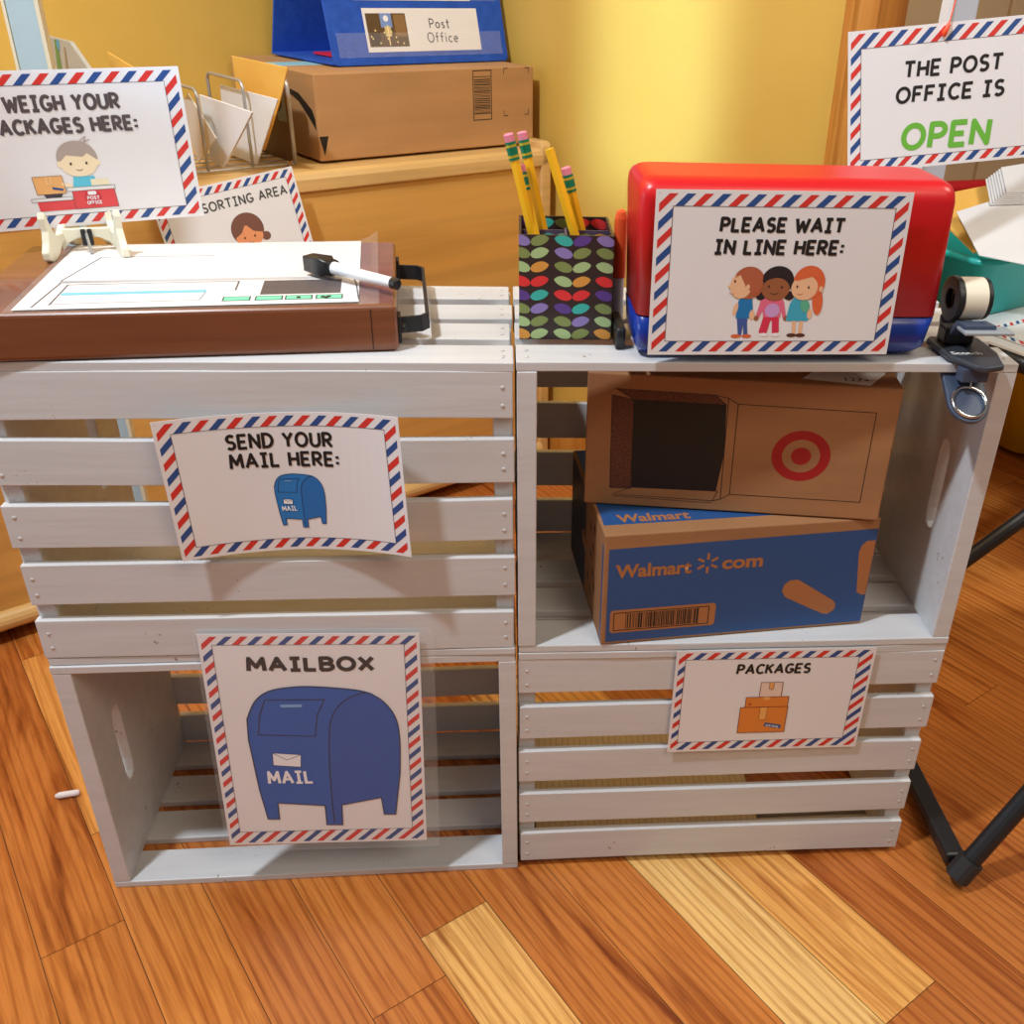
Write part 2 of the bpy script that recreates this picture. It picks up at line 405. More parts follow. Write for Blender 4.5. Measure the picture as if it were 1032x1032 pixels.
    for f in bm.faces:
        if len([1 for v in f.verts if v.co.z > -.001]) < 4: f.material_index = 1
    me = bpy.data.meshes.new('floor'); bm.to_mesh(me); bm.free()
    o = link('floor', me, [m, seam]); o.rotation_euler = (0, 0, 0)
    # local x (u) -> (.537,-.843), local y (s) -> (.843,.537): a mirrored frame, so place the verts directly
    for v in me.vertices: v.co = Vector((v.co.x*.537+v.co.y*.843, -v.co.x*.843+v.co.y*.537, v.co.z))
    me.flip_normals()
    # grain follows the boards: rotate the texture space instead
    mpr = N.new('ShaderNodeMapping'); mpr.vector_type = 'POINT'; mpr.inputs['Rotation'].default_value = (0, 0, R(57.5))
    L.new(tc.outputs['Object'], mpr.inputs[0]); L.new(mpr.outputs[0], ad.inputs[0])
    tag(o, kind='structure')
build_floor()

CA, SA = math.cos(R(35.5)), math.sin(R(35.5))
E1 = Vector((CA, SA, 0)); NB = Vector((-SA, CA, 0))     # along the cabinet, and away behind it
WALLP = noise_mat('yellow_wall_paint', srgb(208, 168, 76), srgb(214, 175, 84), (3, 3, 3), .55, .35, 22, spec=.35)
def wall(name, a, b, h, th, m, z0=0):
    a, b = Vector((*a, 0)), Vector((*b, 0)); d = (b-a).normalized(); n = Vector((-d.y, d.x, 0))
    bm = bmesh.new(); prism(bm, [a+Vector((0, 0, z0)), b+Vector((0, 0, z0)), b+n*th+Vector((0, 0, z0)), a+n*th+Vector((0, 0, z0))], (0, 0, h))
    return tag(obj(name, bm, m), kind='structure')
corner = Vector((.098, 1.096, 0))+NB*.40
wl_end = corner-E1*2.2
wall('wall_back', wl_end[:2], corner[:2], 2.5, .1, WALLP)
rw = Vector((math.sin(R(35.5)), -math.cos(R(35.5)), 0))   # from the corner towards the room
rend = Vector((.098, 1.096, 0))+rw*.605
wall('wall_right', corner[:2], rend[:2], 2.5, .05, WALLP)
# orange stained door casing at the end of the right wall
bm = bmesh.new()
a = rend; b_ = rend+rw*.052
prism(bm, [a-E1*.012, a+rw*.018-E1*.018, a+rw*.022-E1*.010, b_-E1*.010, b_+E1*.054, a+E1*.054], (0, 0, 2.4))
tag(obj('trim_1', bm, CASING, bev=.002), kind='structure')
# skirting board of the right wall
bm = bmesh.new(); a = corner-E1*.012; b_ = rend-E1*.012
prism(bm, [a, b_, b_+E1*.012, a+E1*.012], (0, 0, .1))
tag(obj('baseboard_right', bm, CASING, bev=.003), kind='structure')
# tan folding closet doors beyond the casing
TAN = noise_mat('tan_door_paint', srgb(228, 198, 156), srgb(232, 204, 162), (2, 2, 8), .5, .1, 30)
def tan_door(i, t0, t1):
    o0 = Vector((.95, 1.95, 0))
    bm = bmesh.new(); a = o0+E1*t0; b = o0+E1*t1
    prism(bm, [a, b, b+NB*.035, a+NB*.035], (0, 0, 2.1))
    o = obj('door_%d' % i, bm, TAN, bev=.004); tag(o, kind='structure')
tan_door(1, -.5, .660); tan_door(2, .682, 1.5)
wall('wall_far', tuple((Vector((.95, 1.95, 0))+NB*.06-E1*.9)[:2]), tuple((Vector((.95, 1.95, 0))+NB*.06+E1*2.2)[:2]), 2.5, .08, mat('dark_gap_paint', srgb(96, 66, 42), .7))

# ------------------------------------------------------------------ crates
CW, CD, CH, PT, ST = .460, .241, .318, .018, .0088
NAIL = mat('nail_head', (.62, .60, .60), .35)
def slot_panel(yc, z0, z1, y0, y1):
    """solid end board with an oblong hand hole (in the y-z plane)"""
    zc = (z0+z1)/2; hw, hl = .011, .052
    ang = sorted(set([math.atan2(z-zc, y-yc) % (2*math.pi) for y in (y0, y1) for z in (z0, z1)]+[2*math.pi*i/40 for i in range(40)]))
    ins, out = [], []
    for t in ang:
        c, s = math.cos(t), math.sin(t)
        k = min([(y1-yc)/c if c > 1e-9 else 9, (y0-yc)/c if c < -1e-9 else 9, (z1-zc)/s if s > 1e-9 else 9, (z0-zc)/s if s < -1e-9 else 9])
        out.append((yc+c*k, zc+s*k))
        L_ = hl-hw        # stadium: capsule along z
        lo, hi = 0, .2
        for _ in range(30):
            mid = (lo+hi)/2; y, z = c*mid, s*mid; dz = max(0, abs(z)-L_)
            if math.hypot(y, dz) < hw: lo = mid
            else: hi = mid
        ins.append((yc+c*lo, zc+s*lo))
    return out, ins
def crate(label, x, y, z, yaw, front, seed):
    t = thing('wooden_crate', label, 'crate', (x, y, z), (0, 0, yaw), 'white slatted wooden crates stacked two by two')
    rg = random.Random(seed)
    ya, yb = (ST, CD) if front else (0, CD-ST)
    for s in (-1, 1):
        out, ins = slot_panel(CD-.066 if front else .066, ST, CH-ST, ya, yb)
        bm = bmesh.new(); n = len(out); xa, xb = (-CW/2, -CW/2+PT) if s < 0 else (CW/2-PT, CW/2)
        O = [[bm.verts.new((xx, a, b)) for a, b in out] for xx in (xa, xb)]; I = [[bm.verts.new((xx, a, b)) for a, b in ins] for xx in (xa, xb)]
        for i in range(n):
            j = (i+1) % n
            bm.faces.new((O[0][i], O[0][j], I[0][j], I[0][i])); bm.faces.new((O[1][j], O[1][i], I[1][i], I[1][j]))
            bm.faces.new((O[0][j], O[0][i], O[1][i], O[1][j])); bm.faces.new((I[0][i], I[0][j], I[1][j], I[1][i]))
        obj('end_panel', bm, PAINT, t, bev=.0008, seg=1)
    def slat(bm, y0, y1, z0, z1, axis):
        jx = rg.uniform(-.0015, .0015); nseg = 8; bow = rg.uniform(-.0014, .0014); tl = rg.uniform(-.001, .001)
        V = []
        for i in range(nseg+1):
            xx = -CW/2+CW*i/nseg+jx; q = 1-(2*i/nseg-1)**2; w = bow*q+tl*(2*i/nseg-1)+rg.uniform(-.0003, .0003)
            dy, dz = (w, 0) if axis == 'z' else (0, w)
            V.append([bm.verts.new((xx, y0+dy, z0+dz)), bm.verts.new((xx, y1+dy, z0+dz)), bm.verts.new((xx, y1+dy, z1+dz)), bm.verts.new((xx, y0+dy, z1+dz))])
        for i in range(nseg):
            for k in range(4): bm.faces.new((V[i][k], V[i][(k+1)%4], V[i+1][(k+1)%4], V[i+1][k]))
        bm.faces.new(V[0][::-1]); bm.faces.new(V[-1])
    def nail(bm, x_, y_, z_, n):
        u = Vector((1, 0, 0)); w = Vector(n).cross(u)
        c = Vector((x_, y_, z_)); r = .0021
        a = [bm.verts.new(c+u*math.cos(k*math.pi/4)*r+w*math.sin(k*math.pi/4)*r) for k in range(8)]
        b = [bm.verts.new(c+Vector(n)*.0007+u*math.cos(k*math.pi/4)*r*.7+w*math.sin(k*math.pi/4)*r*.7) for k in range(8)]
        bm.faces.new(b).material_index = 1
        for k in range(8): bm.faces.new((a[k], a[(k+1)%8], b[(k+1)%8], b[k])).material_index = 1
    # five slats across the base of the crate, which stands upright here
    bm = bmesh.new(); yy = (0, ST) if front else (CD-ST, CD)
    zs = [.0095+.0638*i for i in range(5)]
    for zz in zs: slat(bm, yy[0], yy[1], zz, zz+.0445, 'y')
    if front:
        for zz in zs:
            for sx in (-1, 1):
                for dz in (.012, .031): nail(bm, sx*(CW/2-.009), -.0002, zz+dz+rg.uniform(-.002, .002), (0, -1, 0))
    obj('slatted_base', bm, [PAINT, NAIL], t, bev=.0012)
    ys = [0, .062, .1215, .186]
    for nm, z0 in (('slatted_side', CH-ST), ('slatted_side', 0)):
        bm = bmesh.new()
        if seed == 2 and z0 == 0: ys = [ST, .062, .150, .1955]
        for k, yv in enumerate(ys):
            wd = .0455
            if not front and k == 3: wd = .046
            slat(bm, yv, min(yv+wd, CD-ST if not front else CD), z0, z0+ST, 'z')
            if z0 > .1:
                for sx in (-1, 1):
                    for dy in (.013, .031): nail(bm, sx*(CW/2-.009), yv+dy, z0+ST+.0004, (0, 0, 1))
        obj(nm, bm, [PAINT, NAIL], t, bev=.0012)
    return t
G0 = .0
crate('lower left white slatted crate, open in front, with the MAILBOX sign hung over it', -.2310, -.0016, G0, R(.3), False, 1)
crate('lower right white slatted crate with the PACKAGES sign taped to its front slats', .2313, .0007, G0, R(-.3), True, 2)
crate('upper left white slatted crate with the SEND YOUR MAIL HERE sign on its slats', -.2322, -.0012, CH+.0005, R(.1), True, 3)
crate('upper right white slatted crate, open in front, holding two cardboard parcels', .2315, .0005, CH+.0005, R(-.1), False, 4)

# ------------------------------------------------------------------ signs taped to the crates
SKIN = P('print_skin', 238, 190, 150); SKIN2 = P('print_brown_skin', 156, 94, 60); SKIN3 = P('print_pale_skin', 246, 226, 190)
def half_letter_sign(name, label, loc, rot, f=None, bend=False, ph=0, inner=(14, 202, 12.6, 127), nx=1):
    t = thing(name, label, 'sign', loc, rot, 'airmail bordered signs')
    f = f or flat(216, 140)
    sheet('paper', t, 216, 140, f, PAPER, nx=nx)
    a = Art(f, bend); border(a, 216, 140, *inner, ph=-8.2); a.build('striped_border', t)
    return t, f

def smooth(P, i0, i1, n=5):
    """Catmull-Rom through P[i0..i1], the other corners stay sharp"""
    out = list(P[:i0])
    for i in range(i0, i1):
        p0, p1, p2, p3 = [Vector(P[min(max(j, i0), i1)]) for j in (i-1, i, i+1, i+2)]
        for k in range(n):
            t = k/n; out.append(tuple(.5*((2*p1)+(p2-p0)*t+(2*p0-5*p1+4*p2-p3)*t*t+(3*p1-p0-3*p2+p3)*t**3)))
    return out+list(P[i1:])
def mailbox_art(a, f, sc, ox, oy, outline=1.2, mail=True, deep=False):
    B1 = P('print_mailbox_blue', 22, 88, 176) if deep else P('print_mailbox_bright', 34, 122, 196)
    B2 = P('print_mailbox_side', 24, 82, 168) if deep else P('print_mailbox_bright_side', 30, 110, 184)
    O = P('print_navy_outline', 22, 34, 74)
    T = lambda pts: [(ox+x*sc, oy+y*sc) for x, y in pts]
    body = [(37.1,175.8),(35.8,148.7),(40,80),(45,37.5),(57,37.1),(57.4,60.5),(107.4,55.3),(107.4,27.2),(124.4,26.6),(125.4,55.7),(168.5,65.2),(170.6,40.7),(183,40.3),(190,100),(191.5,145.2),(188.9,172.8),(180,192),(168,204),(150,211.5),(109.7,216.3),(85,216),(62,211),(47,198),(37.1,175.8)]
    body = smooth(body, 13, 23)[:-1]
    a.poly(T(body), B1); a.lift()
    side = [(115.3,27),(115.3,61),(116,110),(117.4,137.6),(121,170),(130,190),(143,202),(160.2,208.9),(172,201),(182,189),(188.9,172.8),(191,145.2),(189.6,100),(182.6,40.6),(171,41),(168.6,65.6),(125,56),(124,27)]
    side = smooth(side, 3, 12)
    a.poly(T(side), B2); a.lift()
    a.line(T(body), outline, O, closed=True)
    a.line(T(smooth([(115.6,30),(115.3,61),(116,110),(117.4,137.6),(121,170),(130,190),(143,202),(160.2,208.9)], 3, 7)), outline, O)
    a.line(T([(57,200),(117.3,200),(108.5,181),(104.3,152),(46.4,155),(50,180)]), outline*.8, O, closed=True)
    if mail:
        a.rrect(*(ox+72*sc, ox+94*sc), *(oy+190.5*sc, oy+194*sc), 1.6*sc, P('print_light_blue', 120, 170, 220)); a.lift()
        e = T([(58.5,130.5),(87.5,127.5),(86,110.8),(57.8,113.8)])
        a.poly(e, P('print_white', 240, 240, 244)); a.lift()
        a.line([e[0], tuple((Vector(e[2])+Vector(e[3])+Vector(e[0])+Vector(e[1]))/4), e[1]], .6*max(sc, .5), O)
        a.line(e, .5*max(sc, .5), O, closed=True)
    w = P('print_white', 240, 240, 244)
    text(a, 'MAIL', ox+50*sc, ox+98*sc, oy+87.5*sc, oy+106*sc, 3.6*sc, w, slant=-.04)

# SEND YOUR MAIL HERE: the sheet bows, both ends curl off the slats
def bowf(x, y, k):
    t = (x-108)/108; q = abs(t)
    yy = -.0028-.019*q*q*(.75 if t < 0 else 1.0)
    yy -= .004*max(0, t)*(1-y/140)
    return ((x-108)/1000*.972, yy-k, (y-70)/1000)
t, f = half_letter_sign('mail_sign', 'bowed white sign reading SEND YOUR MAIL HERE taped to slats of the upper left crate', (-.2045, -.001, .5215), (0, R(-1.7), 0), bowf, True, nx=24)
a = Art(f, True); a.k = 3
text(a, 'SEND YOUR', 57, 153, 106, 121.5, 3.3, INK); text(a, 'MAIL HERE:', 57, 157, 87, 102.5, 3.3, INK)
a.build('lettering', t)
a = Art(f, True); a.k = 3; mailbox_art(a, f, .295, 82, 16, .5, True); a.build('mailbox_picture', t)

# MAILBOX
f = lambda x, y, k: ((x-108)/1000, -k, (y-140.5)/1000)
t = thing('mailbox_sign', 'large laminated sign reading MAILBOX with a big blue mailbox, hung on the lower left crate', 'sign', (-.2086, -.0105, .2135), (R(-2.2), R(1.2), 0), 'airmail bordered signs')
sheet('paper', t, 216, 281, f)
a = Art(f); border(a, 216, 281, 13, 200.5, 19, 268, o=3, pitch=14.9, sw=7.0, ph=2); a.build('striped_border', t)
a = Art(f); a.k = 3; text(a, 'MAILBOX', 43, 170, 235, 254, 5.2, INKS, slant=0); a.build('lettering', t)
a = Art(f); a.k = 3; mailbox_art(a, f, 1, 0, 0, 1.3, True, True); a.build('mailbox_picture', t)
bm = bmesh.new(); w, h = .1225, .1485
prism(bm, [(x, -.0012, y) for x, y in rounded(-.112, .1225, -.149, .146, .006)], (0, .0018, 0))
o = obj('laminate_pouch', bm, LAM, t); tag(o, 'clear laminate pouch')

# PACKAGES
t, f = half_letter_sign('packages_sign', 'small white sign reading PACKAGES with stacked orange boxes, taped to the lower right crate', (.2745, -.0035, .249), (0, R(.3), 0), inner=(10.3, 198.5, 14, 128.3), ph=5)
a = Art(f); a.k = 3; text(a, 'PACKAGES', 66, 147, 107.5, 121.5, 3.1, INK, slant=.08); a.build('lettering', t)
a = Art(f); a.k = 3
OR = P('print_orange', 224, 132, 52); ORL = P('print_orange_tape', 238, 172, 92); OUT = P('print_plum_outline', 110, 30, 50)
for q, m in (([(95.4,96),(119.6,96),(119.6,76),(95.4,76)], P('print_pale_box', 232, 206, 190)), ([(81.2,76),(128.4,76),(128.4,62),(81.2,62)], OR), ([(76.3,62),(129.2,62),(129.2,26),(76.3,26)], OR)):
    a.poly(q, m); a.lift(); a.line(q, .7, OUT, closed=True)
a.poly([(98.4,61.3),(106.4,61.3),(106.4,46),(104.5,44),(100.5,44),(98.4,46)], ORL); a.poly([(105,96),(109.5,96),(109.5,87),(105,87)], ORL); a.poly([(100,76),(108,76),(107,72),(101,72)], ORL); a.lift()
a.line([(98.4,61.3),(98.4,46),(100.5,44),(104.5,44),(106.4,46),(106.4,61.3)], .4, OUT); a.line([(105,96),(105,87),(109.5,87),(109.5,96)], .4, OUT)
a.ell(86, 66.5, 1.8, 1.8, P('print_red_brown', 190, 80, 50), n=10)
a.poly([(106,40.2),(125,36),(124.2,30.4),(105.2,34.6)], P('print_slate_blue', 66, 92, 138)); a.lift()
text(a, 'AIR MAIL', 107.5, 122.5, 34.6, 37.4, .5, P('print_white', 240, 240, 244), slant=0, dip=-2.9)
a.build('boxes_picture', t)

# ------------------------------------------------------------------ red and blue case with the PLEASE WAIT sign
REDP = mat('red_plastic', srgb(206, 22, 30), .34, spec=.5); BLUEP = mat('blue_plastic', srgb(16, 52, 150), .25, coat=.2)
t = thing('plastic_case', 'glossy red plastic case with a blue base standing on the upper right crate', 'case', (.237, .005, CH*2+.0015), (0, 0, R(.6)))
def loft(bm, secs, n=6, mi=0):
    """secs: (x0,x1,y0,y1,z,r) rounded rectangles stacked upwards"""
    rings = [[bm.verts.new((x, y, s[4])) for x, y in rounded(s[0], s[1], s[2], s[3], s[5], n)] for s in secs]
    for A, B in zip(rings, rings[1:]):
        for k in range(len(A)):
            j = (k+1) % len(A); f_ = bm.faces.new((A[k], A[j], B[j], B[k])); f_.material_index = mi; f_.smooth = True
    bm.faces.new(rings[0][::-1]).material_index = mi; bm.faces.new(rings[-1]).material_index = mi
bm = bmesh.new()
loft(bm, [(-.131, .141, .002, .088, .040, .010), (-.134, .1395, .002, .092, .139, .011), (-.1335, .1385, .003, .092, .146, .012), (-.131, .136, .007, .089, .151, .012), (-.126, .131, .013, .084, .1543, .010), (-.120, .125, .02, .078, .155, .008)])
obj('lid', bm, REDP, t)
bm = bmesh.new()
loft(bm, [(-.127, .134, .012, .082, .004, .01), (-.1295, .1375, .006, .0875, .010, .01), (-.1315, .141, .0025, .0885, .0385, .010)])
obj('base', bm, BLUEP, t)
for x0 in (-.118, .090):
    bm = bmesh.new(); box(bm, x0, x0+.032, .018, .076, 0, .006); obj('foot', bm, BLUEP, t, bev=.002)
t, f = half_letter_sign('waiting_line_sign', 'white sign reading PLEASE WAIT IN LINE HERE on the front of the red plastic case', (.2235, -.003, .7163), (R(-1), R(-.3), 0), inner=(14.6, 202.5, 12.4, 127), ph=8)
a = Art(f); a.k = 3
text(a, 'PLEASE WAIT', 54.5, 161, 106, 119, 3.2, INK, slant=.06); text(a, 'IN LINE HERE:', 51, 163, 87.5, 100.8, 3.2, INK, slant=.06)
a.build('lettering', t)
HB = P('print_brown_hair', 178, 96, 66); HK = P('print_black_hair', 38, 30, 34); HO = P('print_ginger_hair', 222, 104, 60); EYE = P('print_eye', 60, 36, 30)
a = Art(f); a.k = 3
# three children: boy in profile, girl with black bunches, girl with ginger hair
JE = P('print_denim', 62, 92, 160); PK = P('print_pink', 226, 108, 140); LI = P('print_lilac', 206, 158, 214); TE = P('print_turquoise', 62, 170, 200); TEG = P('print_sea_green', 94, 178, 148); RD = P('print_trousers', 216, 52, 84)
a.poly([(79,17),(76.5,33),(86,33),(86,28),(87.5,17),(83.6,17),(82.8,28),(81.6,17)], JE)
a.poly([(75.3,33),(91,33),(88.5,50),(84,52),(79,52),(76.5,48)], P('print_shirt_blue', 28, 122, 186))
a.ell(77, 17, 4.6, 1.7, HO, n=14); a.ell(86.5, 17, 4.4, 1.7, HO, n=14); a.ell(74.5, 41, 2, 6, SKIN, rot=-12, n=14); a.ell(89.5, 36, 2.4, 4.5, SKIN, n=14)
a.poly([(98.5,19),(97,21),(100,35),(113.5,35),(115,21),(112,19),(109,19),(107.8,31),(106.4,31),(104,19)], RD)
a.poly([(96,49),(93,35),(95,31),(98.6,40),(99.4,34),(114.8,34),(114.6,40),(118,31),(120,34),(116.5,48),(113.5,51),(99,51)], PK)
a.ell(101.5, 18.2, 4, 1.6, P('print_white', 240, 240, 244), n=12); a.ell(112, 18.2, 4, 1.6, P('print_white', 240, 240, 244), n=12)
a.ell(93.6, 33, 2, 2.4, SKIN2, n=10); a.ell(119.6, 33, 2, 2.4, SKIN2, n=10)
a.poly([(127,18),(125.5,32),(129,32),(130,18)], SKIN); a.poly([(132.5,18),(132,32),(135.5,32),(135.6,18)], SKIN)
a.poly([(120,31.5),(122,30.5),(139,30.5),(140.5,32.5),(137,49),(134,51),(125,51),(122,46)], TE)
a.ell(126.5, 17.8, 4.4, 1.8, P('print_shoe', 90, 50, 40), n=12); a.ell(134.5, 17.8, 4.4, 1.8, P('print_shoe', 90, 50, 40), n=12); a.ell(140.5, 37, 2.3, 4.6, SKIN, n=12)
a.lift(); a.ell(107, 40, 6.6, 6.2, LI, n=18); a.ell(135.5, 44, 4.2, 6, TEG, n=14, rot=15)
a.ell(146, 48, 4.6, 12, HO, rot=6); a.ell(95.5, 53, 4.4, 4, HK, n=14); a.ell(120.5, 53, 4.4, 4, HK, n=14)
a.lift()
a.ell(136.5, 64.5, 14, 14.6, HO); a.ell(84, 64, 14, 14, HB)
a.ell(109, 66, 14, 12.6, HK)
a.lift(); a.ell(133, 60, 11.6, 10.8, SKIN); a.ell(77.4, 61.5, 9.6, 11, SKIN); a.ell(107.8, 58.6, 12.2, 9.9, SKIN2)
a.poly([(69,64),(65.6,60.5),(69,59)], SKIN)
a.lift()
a.poly(A_(136,66,11.6,12.2,0,180,14)+[(127,66.5),(140,70)], HO); a.poly(A_(84,65,12.6,12.6,-60,165,16)+[(76,71),(82,60)], HB)
a.poly(A_(108.5,65,13,12.4,0,180,14)+[(101,67),(112,70),(118,66)], HK)
a.lift()
for x, y in ((71.8,65.5),(101.5,61),(113,60.6),(126.5,61),(136.5,60.4)): a.ell(x, y, .8, 1.2, EYE, n=10)
a.ell(83.6, 60.5, 1.6, 2.4, SKIN, n=10); a.ell(147.5, 59, 1.7, 2.6, SKIN, n=10)
a.line(A_(107,56.6,3.4,2.4,200,340,6), .5, EYE); a.line(A_(129.6,55.4,2.4,1.2,200,340,6), .5, P('print_lip', 196, 110, 90)); a.line(A_(70,56,2.4,1.6,200,320,5), .5, P('print_lip', 196, 110, 90))
a.build('children_picture', t)

# ------------------------------------------------------------------ OPEN sign on its pole
t, f = half_letter_sign('open_sign', 'hanging white sign reading THE POST OFFICE IS OPEN, with green OPEN', (.4655, .276, .8345), (R(-8), R(-7.0), R(-4.2)), inner=(13.6, 202.4, 12.2, 122.6), ph=3)
a = Art(f); a.k = 3
text(a, 'THE POST', 57.6, 162, 90, 107, 3.7, INK, slant=.1, dip=-.5); text(a, 'OFFICE IS', 50, 165, 65.5, 82.5, 3.7, INK, slant=.1, dip=-1.5)
a.build('lettering', t)
a = Art(f); a.k = 3; text(a, 'OPEN', 56, 152, 18, 46, 6.4, GREEN, slant=.12, dip=-2); o = a.build('lettering', t); tag(o, 'green OPEN lettering')
bm = bmesh.new(); tube(bm, [(-.010, -.0032, .057), (-.0085, -.003, .0615), (-.006, -.004, .066), (-.004, -.003, .071), (.010, -.001, .12), (.022, .003, .19)], [.0022, .003, .0022, .0007, .0007, .0007], 8)
o = obj('string', bm, mat('orange_string', srgb(255, 84, 40), .4), t, smooth=True); tag(o, 'orange string and knot')
POLEM = mat('pale_metal_pole', srgb(205, 212, 226), .35, .2)
t = thing('metal_pole', 'pale grey upright metal pole rising behind the OPEN sign', 'pole', (.556, .50, 0), (0, 0, R(4)))
bm = bmesh.new(); box(bm, -.018, .018, -.008, .008, .012, 1.25); obj('post', bm, POLEM, t, bev=.002)
bm = bmesh.new(); box(bm, -.022, -.018, -.012, .010, .012, 1.25); o = obj('edge_strip', bm, mat('white_strip', (.8, .84, .9), .4), t); tag(o, 'white edge strip')
bm = bmesh.new(); box(bm, -.03, .03, -.03, .03, 0, .012); obj('base_plate', bm, POLEM, t, bev=.003)

# ------------------------------------------------------------------ walnut serving box with iron handles
t = thing('wooden_box', 'dark walnut box with black iron handles lying on the upper left crate', 'box', (-.4572, -.009, CH*2+.0015), (0, 0, R(5.6)))
bm = bmesh.new(); WX, WY, WZ = .357, .223, .0415
box(bm, 0, WX, 0, WY, 0, WZ); obj('body', bm, WALNUT, t, bev=.004, seg=3)
bm = bmesh.new(); box(bm, WX-.0225, WX-.0218, -.0003, .0004, .002, WZ-.003); obj('joint_line', bm, mat('dark_joint', (.02, .01, .006), .8), t)
for s in (0, 1):
    X = WX if s else 0; d = 1 if s else -1
    bm = bmesh.new()
    zc, hw = .0165, .0075; y0, y1 = .022, .196
    pr = [(X, y0+.0), (X+d*.021, y0+.004), (X+d*.027, y0+.012), (X+d*.027, y1-.012), (X+d*.021, y1-.004), (X, y1)]
    for i in range(len(pr)-1):
        a_, b_ = Vector((*pr[i], 0)), Vector((*pr[i+1], 0)); dd = (b_-a_).normalized(); nn = Vector((-dd.y, dd.x, 0))*.0015
        prism(bm, [a_-nn-dd*.0008+Vector((0,0,zc-hw)), b_-nn+dd*.0008+Vector((0,0,zc-hw)), b_+nn+dd*.0008+Vector((0,0,zc-hw)), a_+nn-dd*.0008+Vector((0,0,zc-hw))], (0, 0, hw*2))
    for yy in (y0-.006, y1+.006): box(bm, min(X, X+d*.003), max(X, X+d*.003), yy-.009, yy+.009, zc-.012, zc+.012)
    h_ = obj('handle', bm, IRON, t, bev=.0006); tag(h_, 'black iron strap handle')
    for yy in (y0-.008, y1+.008):
        bm = bmesh.new(); bmesh.ops.create_uvsphere(bm, u_segments=12, v_segments=8, radius=.0045, matrix=Matrix.Translation((X+d*.004, yy, zc)))
        obj('screw', bm, IRON, h_, smooth=True)
# laminated scale sheet on top
ZT = CH*2+.0015+WZ
f = lambda x, y, k: (x/1000*1.025, y/1000*1.03, k+.012*max(0, (x-272)/21)**2*(y/225) * .9)
t = thing('laminated_sheet', 'laminated white sheet printed with a kitchen scale lying on the walnut box', 'sheet', (-.4150, -.0055, ZT+.0012), (0, 0, R(6.4)))
sheet('pouch', t, 293, 215, f, LAM, th=.0006, nx=28)
f2 = lambda x, y, k: f(x, y, k+.0002)
bm = bmesh.new(); v = [bm.verts.new(f2(x, y, 0)) for x, y in ((6, 5), (276, 5), (276, 209), (6, 209))]; bm.faces.new(v); obj('paper', bm, PAPER, t)
a = Art(lambda x, y, k: f2(x, min(y*.955, 209), k)); a.k = 2
GY = P('print_scale_grey', 78, 80, 88); LB = P('print_pale_blue', 120, 196, 214); GL = P('print_scale_light', 150, 150, 158); MN = P('print_mint', 120, 214, 178); DG = P('print_dark_display', 92, 84, 86)
a.line([(22.7,88.4),(38.8,170),(238.5,170),(253.3,156),(264,118),(273,65),(276,12)], 1.3, GY)
for i, yy in enumerate((86, 84, 82, 80)): a.line([(22.7, yy+2), (254, yy)], .7, GL if i % 2 else GY)
a.line([(19.3,10.9),(24.2,82.7)], 1.5, DG); a.line([(31.2,16.2),(31.6,76.5),(171.9,76.9),(171.8,48.3)], 1.5, DG); a.line([(171.8,48.3),(31.5,48.3)], 1.2, LB); a.line([(148,45),(146,21),(31.2,19)], 1.2, GL)
a.rect(33, 148, 44, 52, LB)
for x0 in (164.8, 191, 215.4, 240.6): a.rect(x0, x0+21.5, 16.5, 28, MN)
a.rect(193.3, 260.4, 33, 77, DG); a.lift()
for x0 in (164.8, 191, 215.4, 240.6): a.line([(x0,16.5),(x0+21.5,16.5),(x0+21.5,28),(x0,28)], 1, INK, closed=True)
for i in range(1, 5): a.line([(193.3+i*13.4, 33), (193.3+i*13.4, 77)], .5, GY)
a.line([(193.3, 55), (260.4, 55)], .5, GY)
for x, y in ((226, 22), (246, 22), (251, 23), (249, 20)): a.ell(x, y, 2, 3, INK, n=8)
a.build('scale_picture', t)
# dry-erase marker
p0, p1 = Vector((-.184, .112, ZT+.0125)), Vector((-.102, .047, ZT+.0105)); dd = (p1-p0).normalized()
t = thing('dry_erase_marker', 'white dry-erase marker with a square black cap lying on the laminated sheet', 'marker', tuple(p0), (0, 0, math.atan2(dd.y, dd.x)))
L_ = (p1-p0).length
bm = bmesh.new(); tube(bm, [(.022, 0, 0), (.034, 0, 0), (.05, 0, 0), (L_-.006, 0, 0)], [.0062, .0058, .0052, .0048], 16); obj('barrel', bm, mat('white_plastic', (.82, .83, .86), .3), t, smooth=False)
bm = bmesh.new(); loft(bm, [(-.0072, .0072, -.0072, .0072, -.007, .0015), (-.0085, .0085, -.0085, .0085, .016, .0015), (-.0072, .0072, -.0072, .0072, .019, .003), (-.0068, .0068, -.0068, .0068, .026, .004)])
obj('cap', bm, BLK, t, rot=(0, R(90), 0))
bm = bmesh.new(); tube(bm, [(L_-.006, 0, 0), (L_, 0, 0), (L_+.001, 0, 0)], [.0052, .0052, .0035], 14); obj('end_plug', bm, BLK, t)

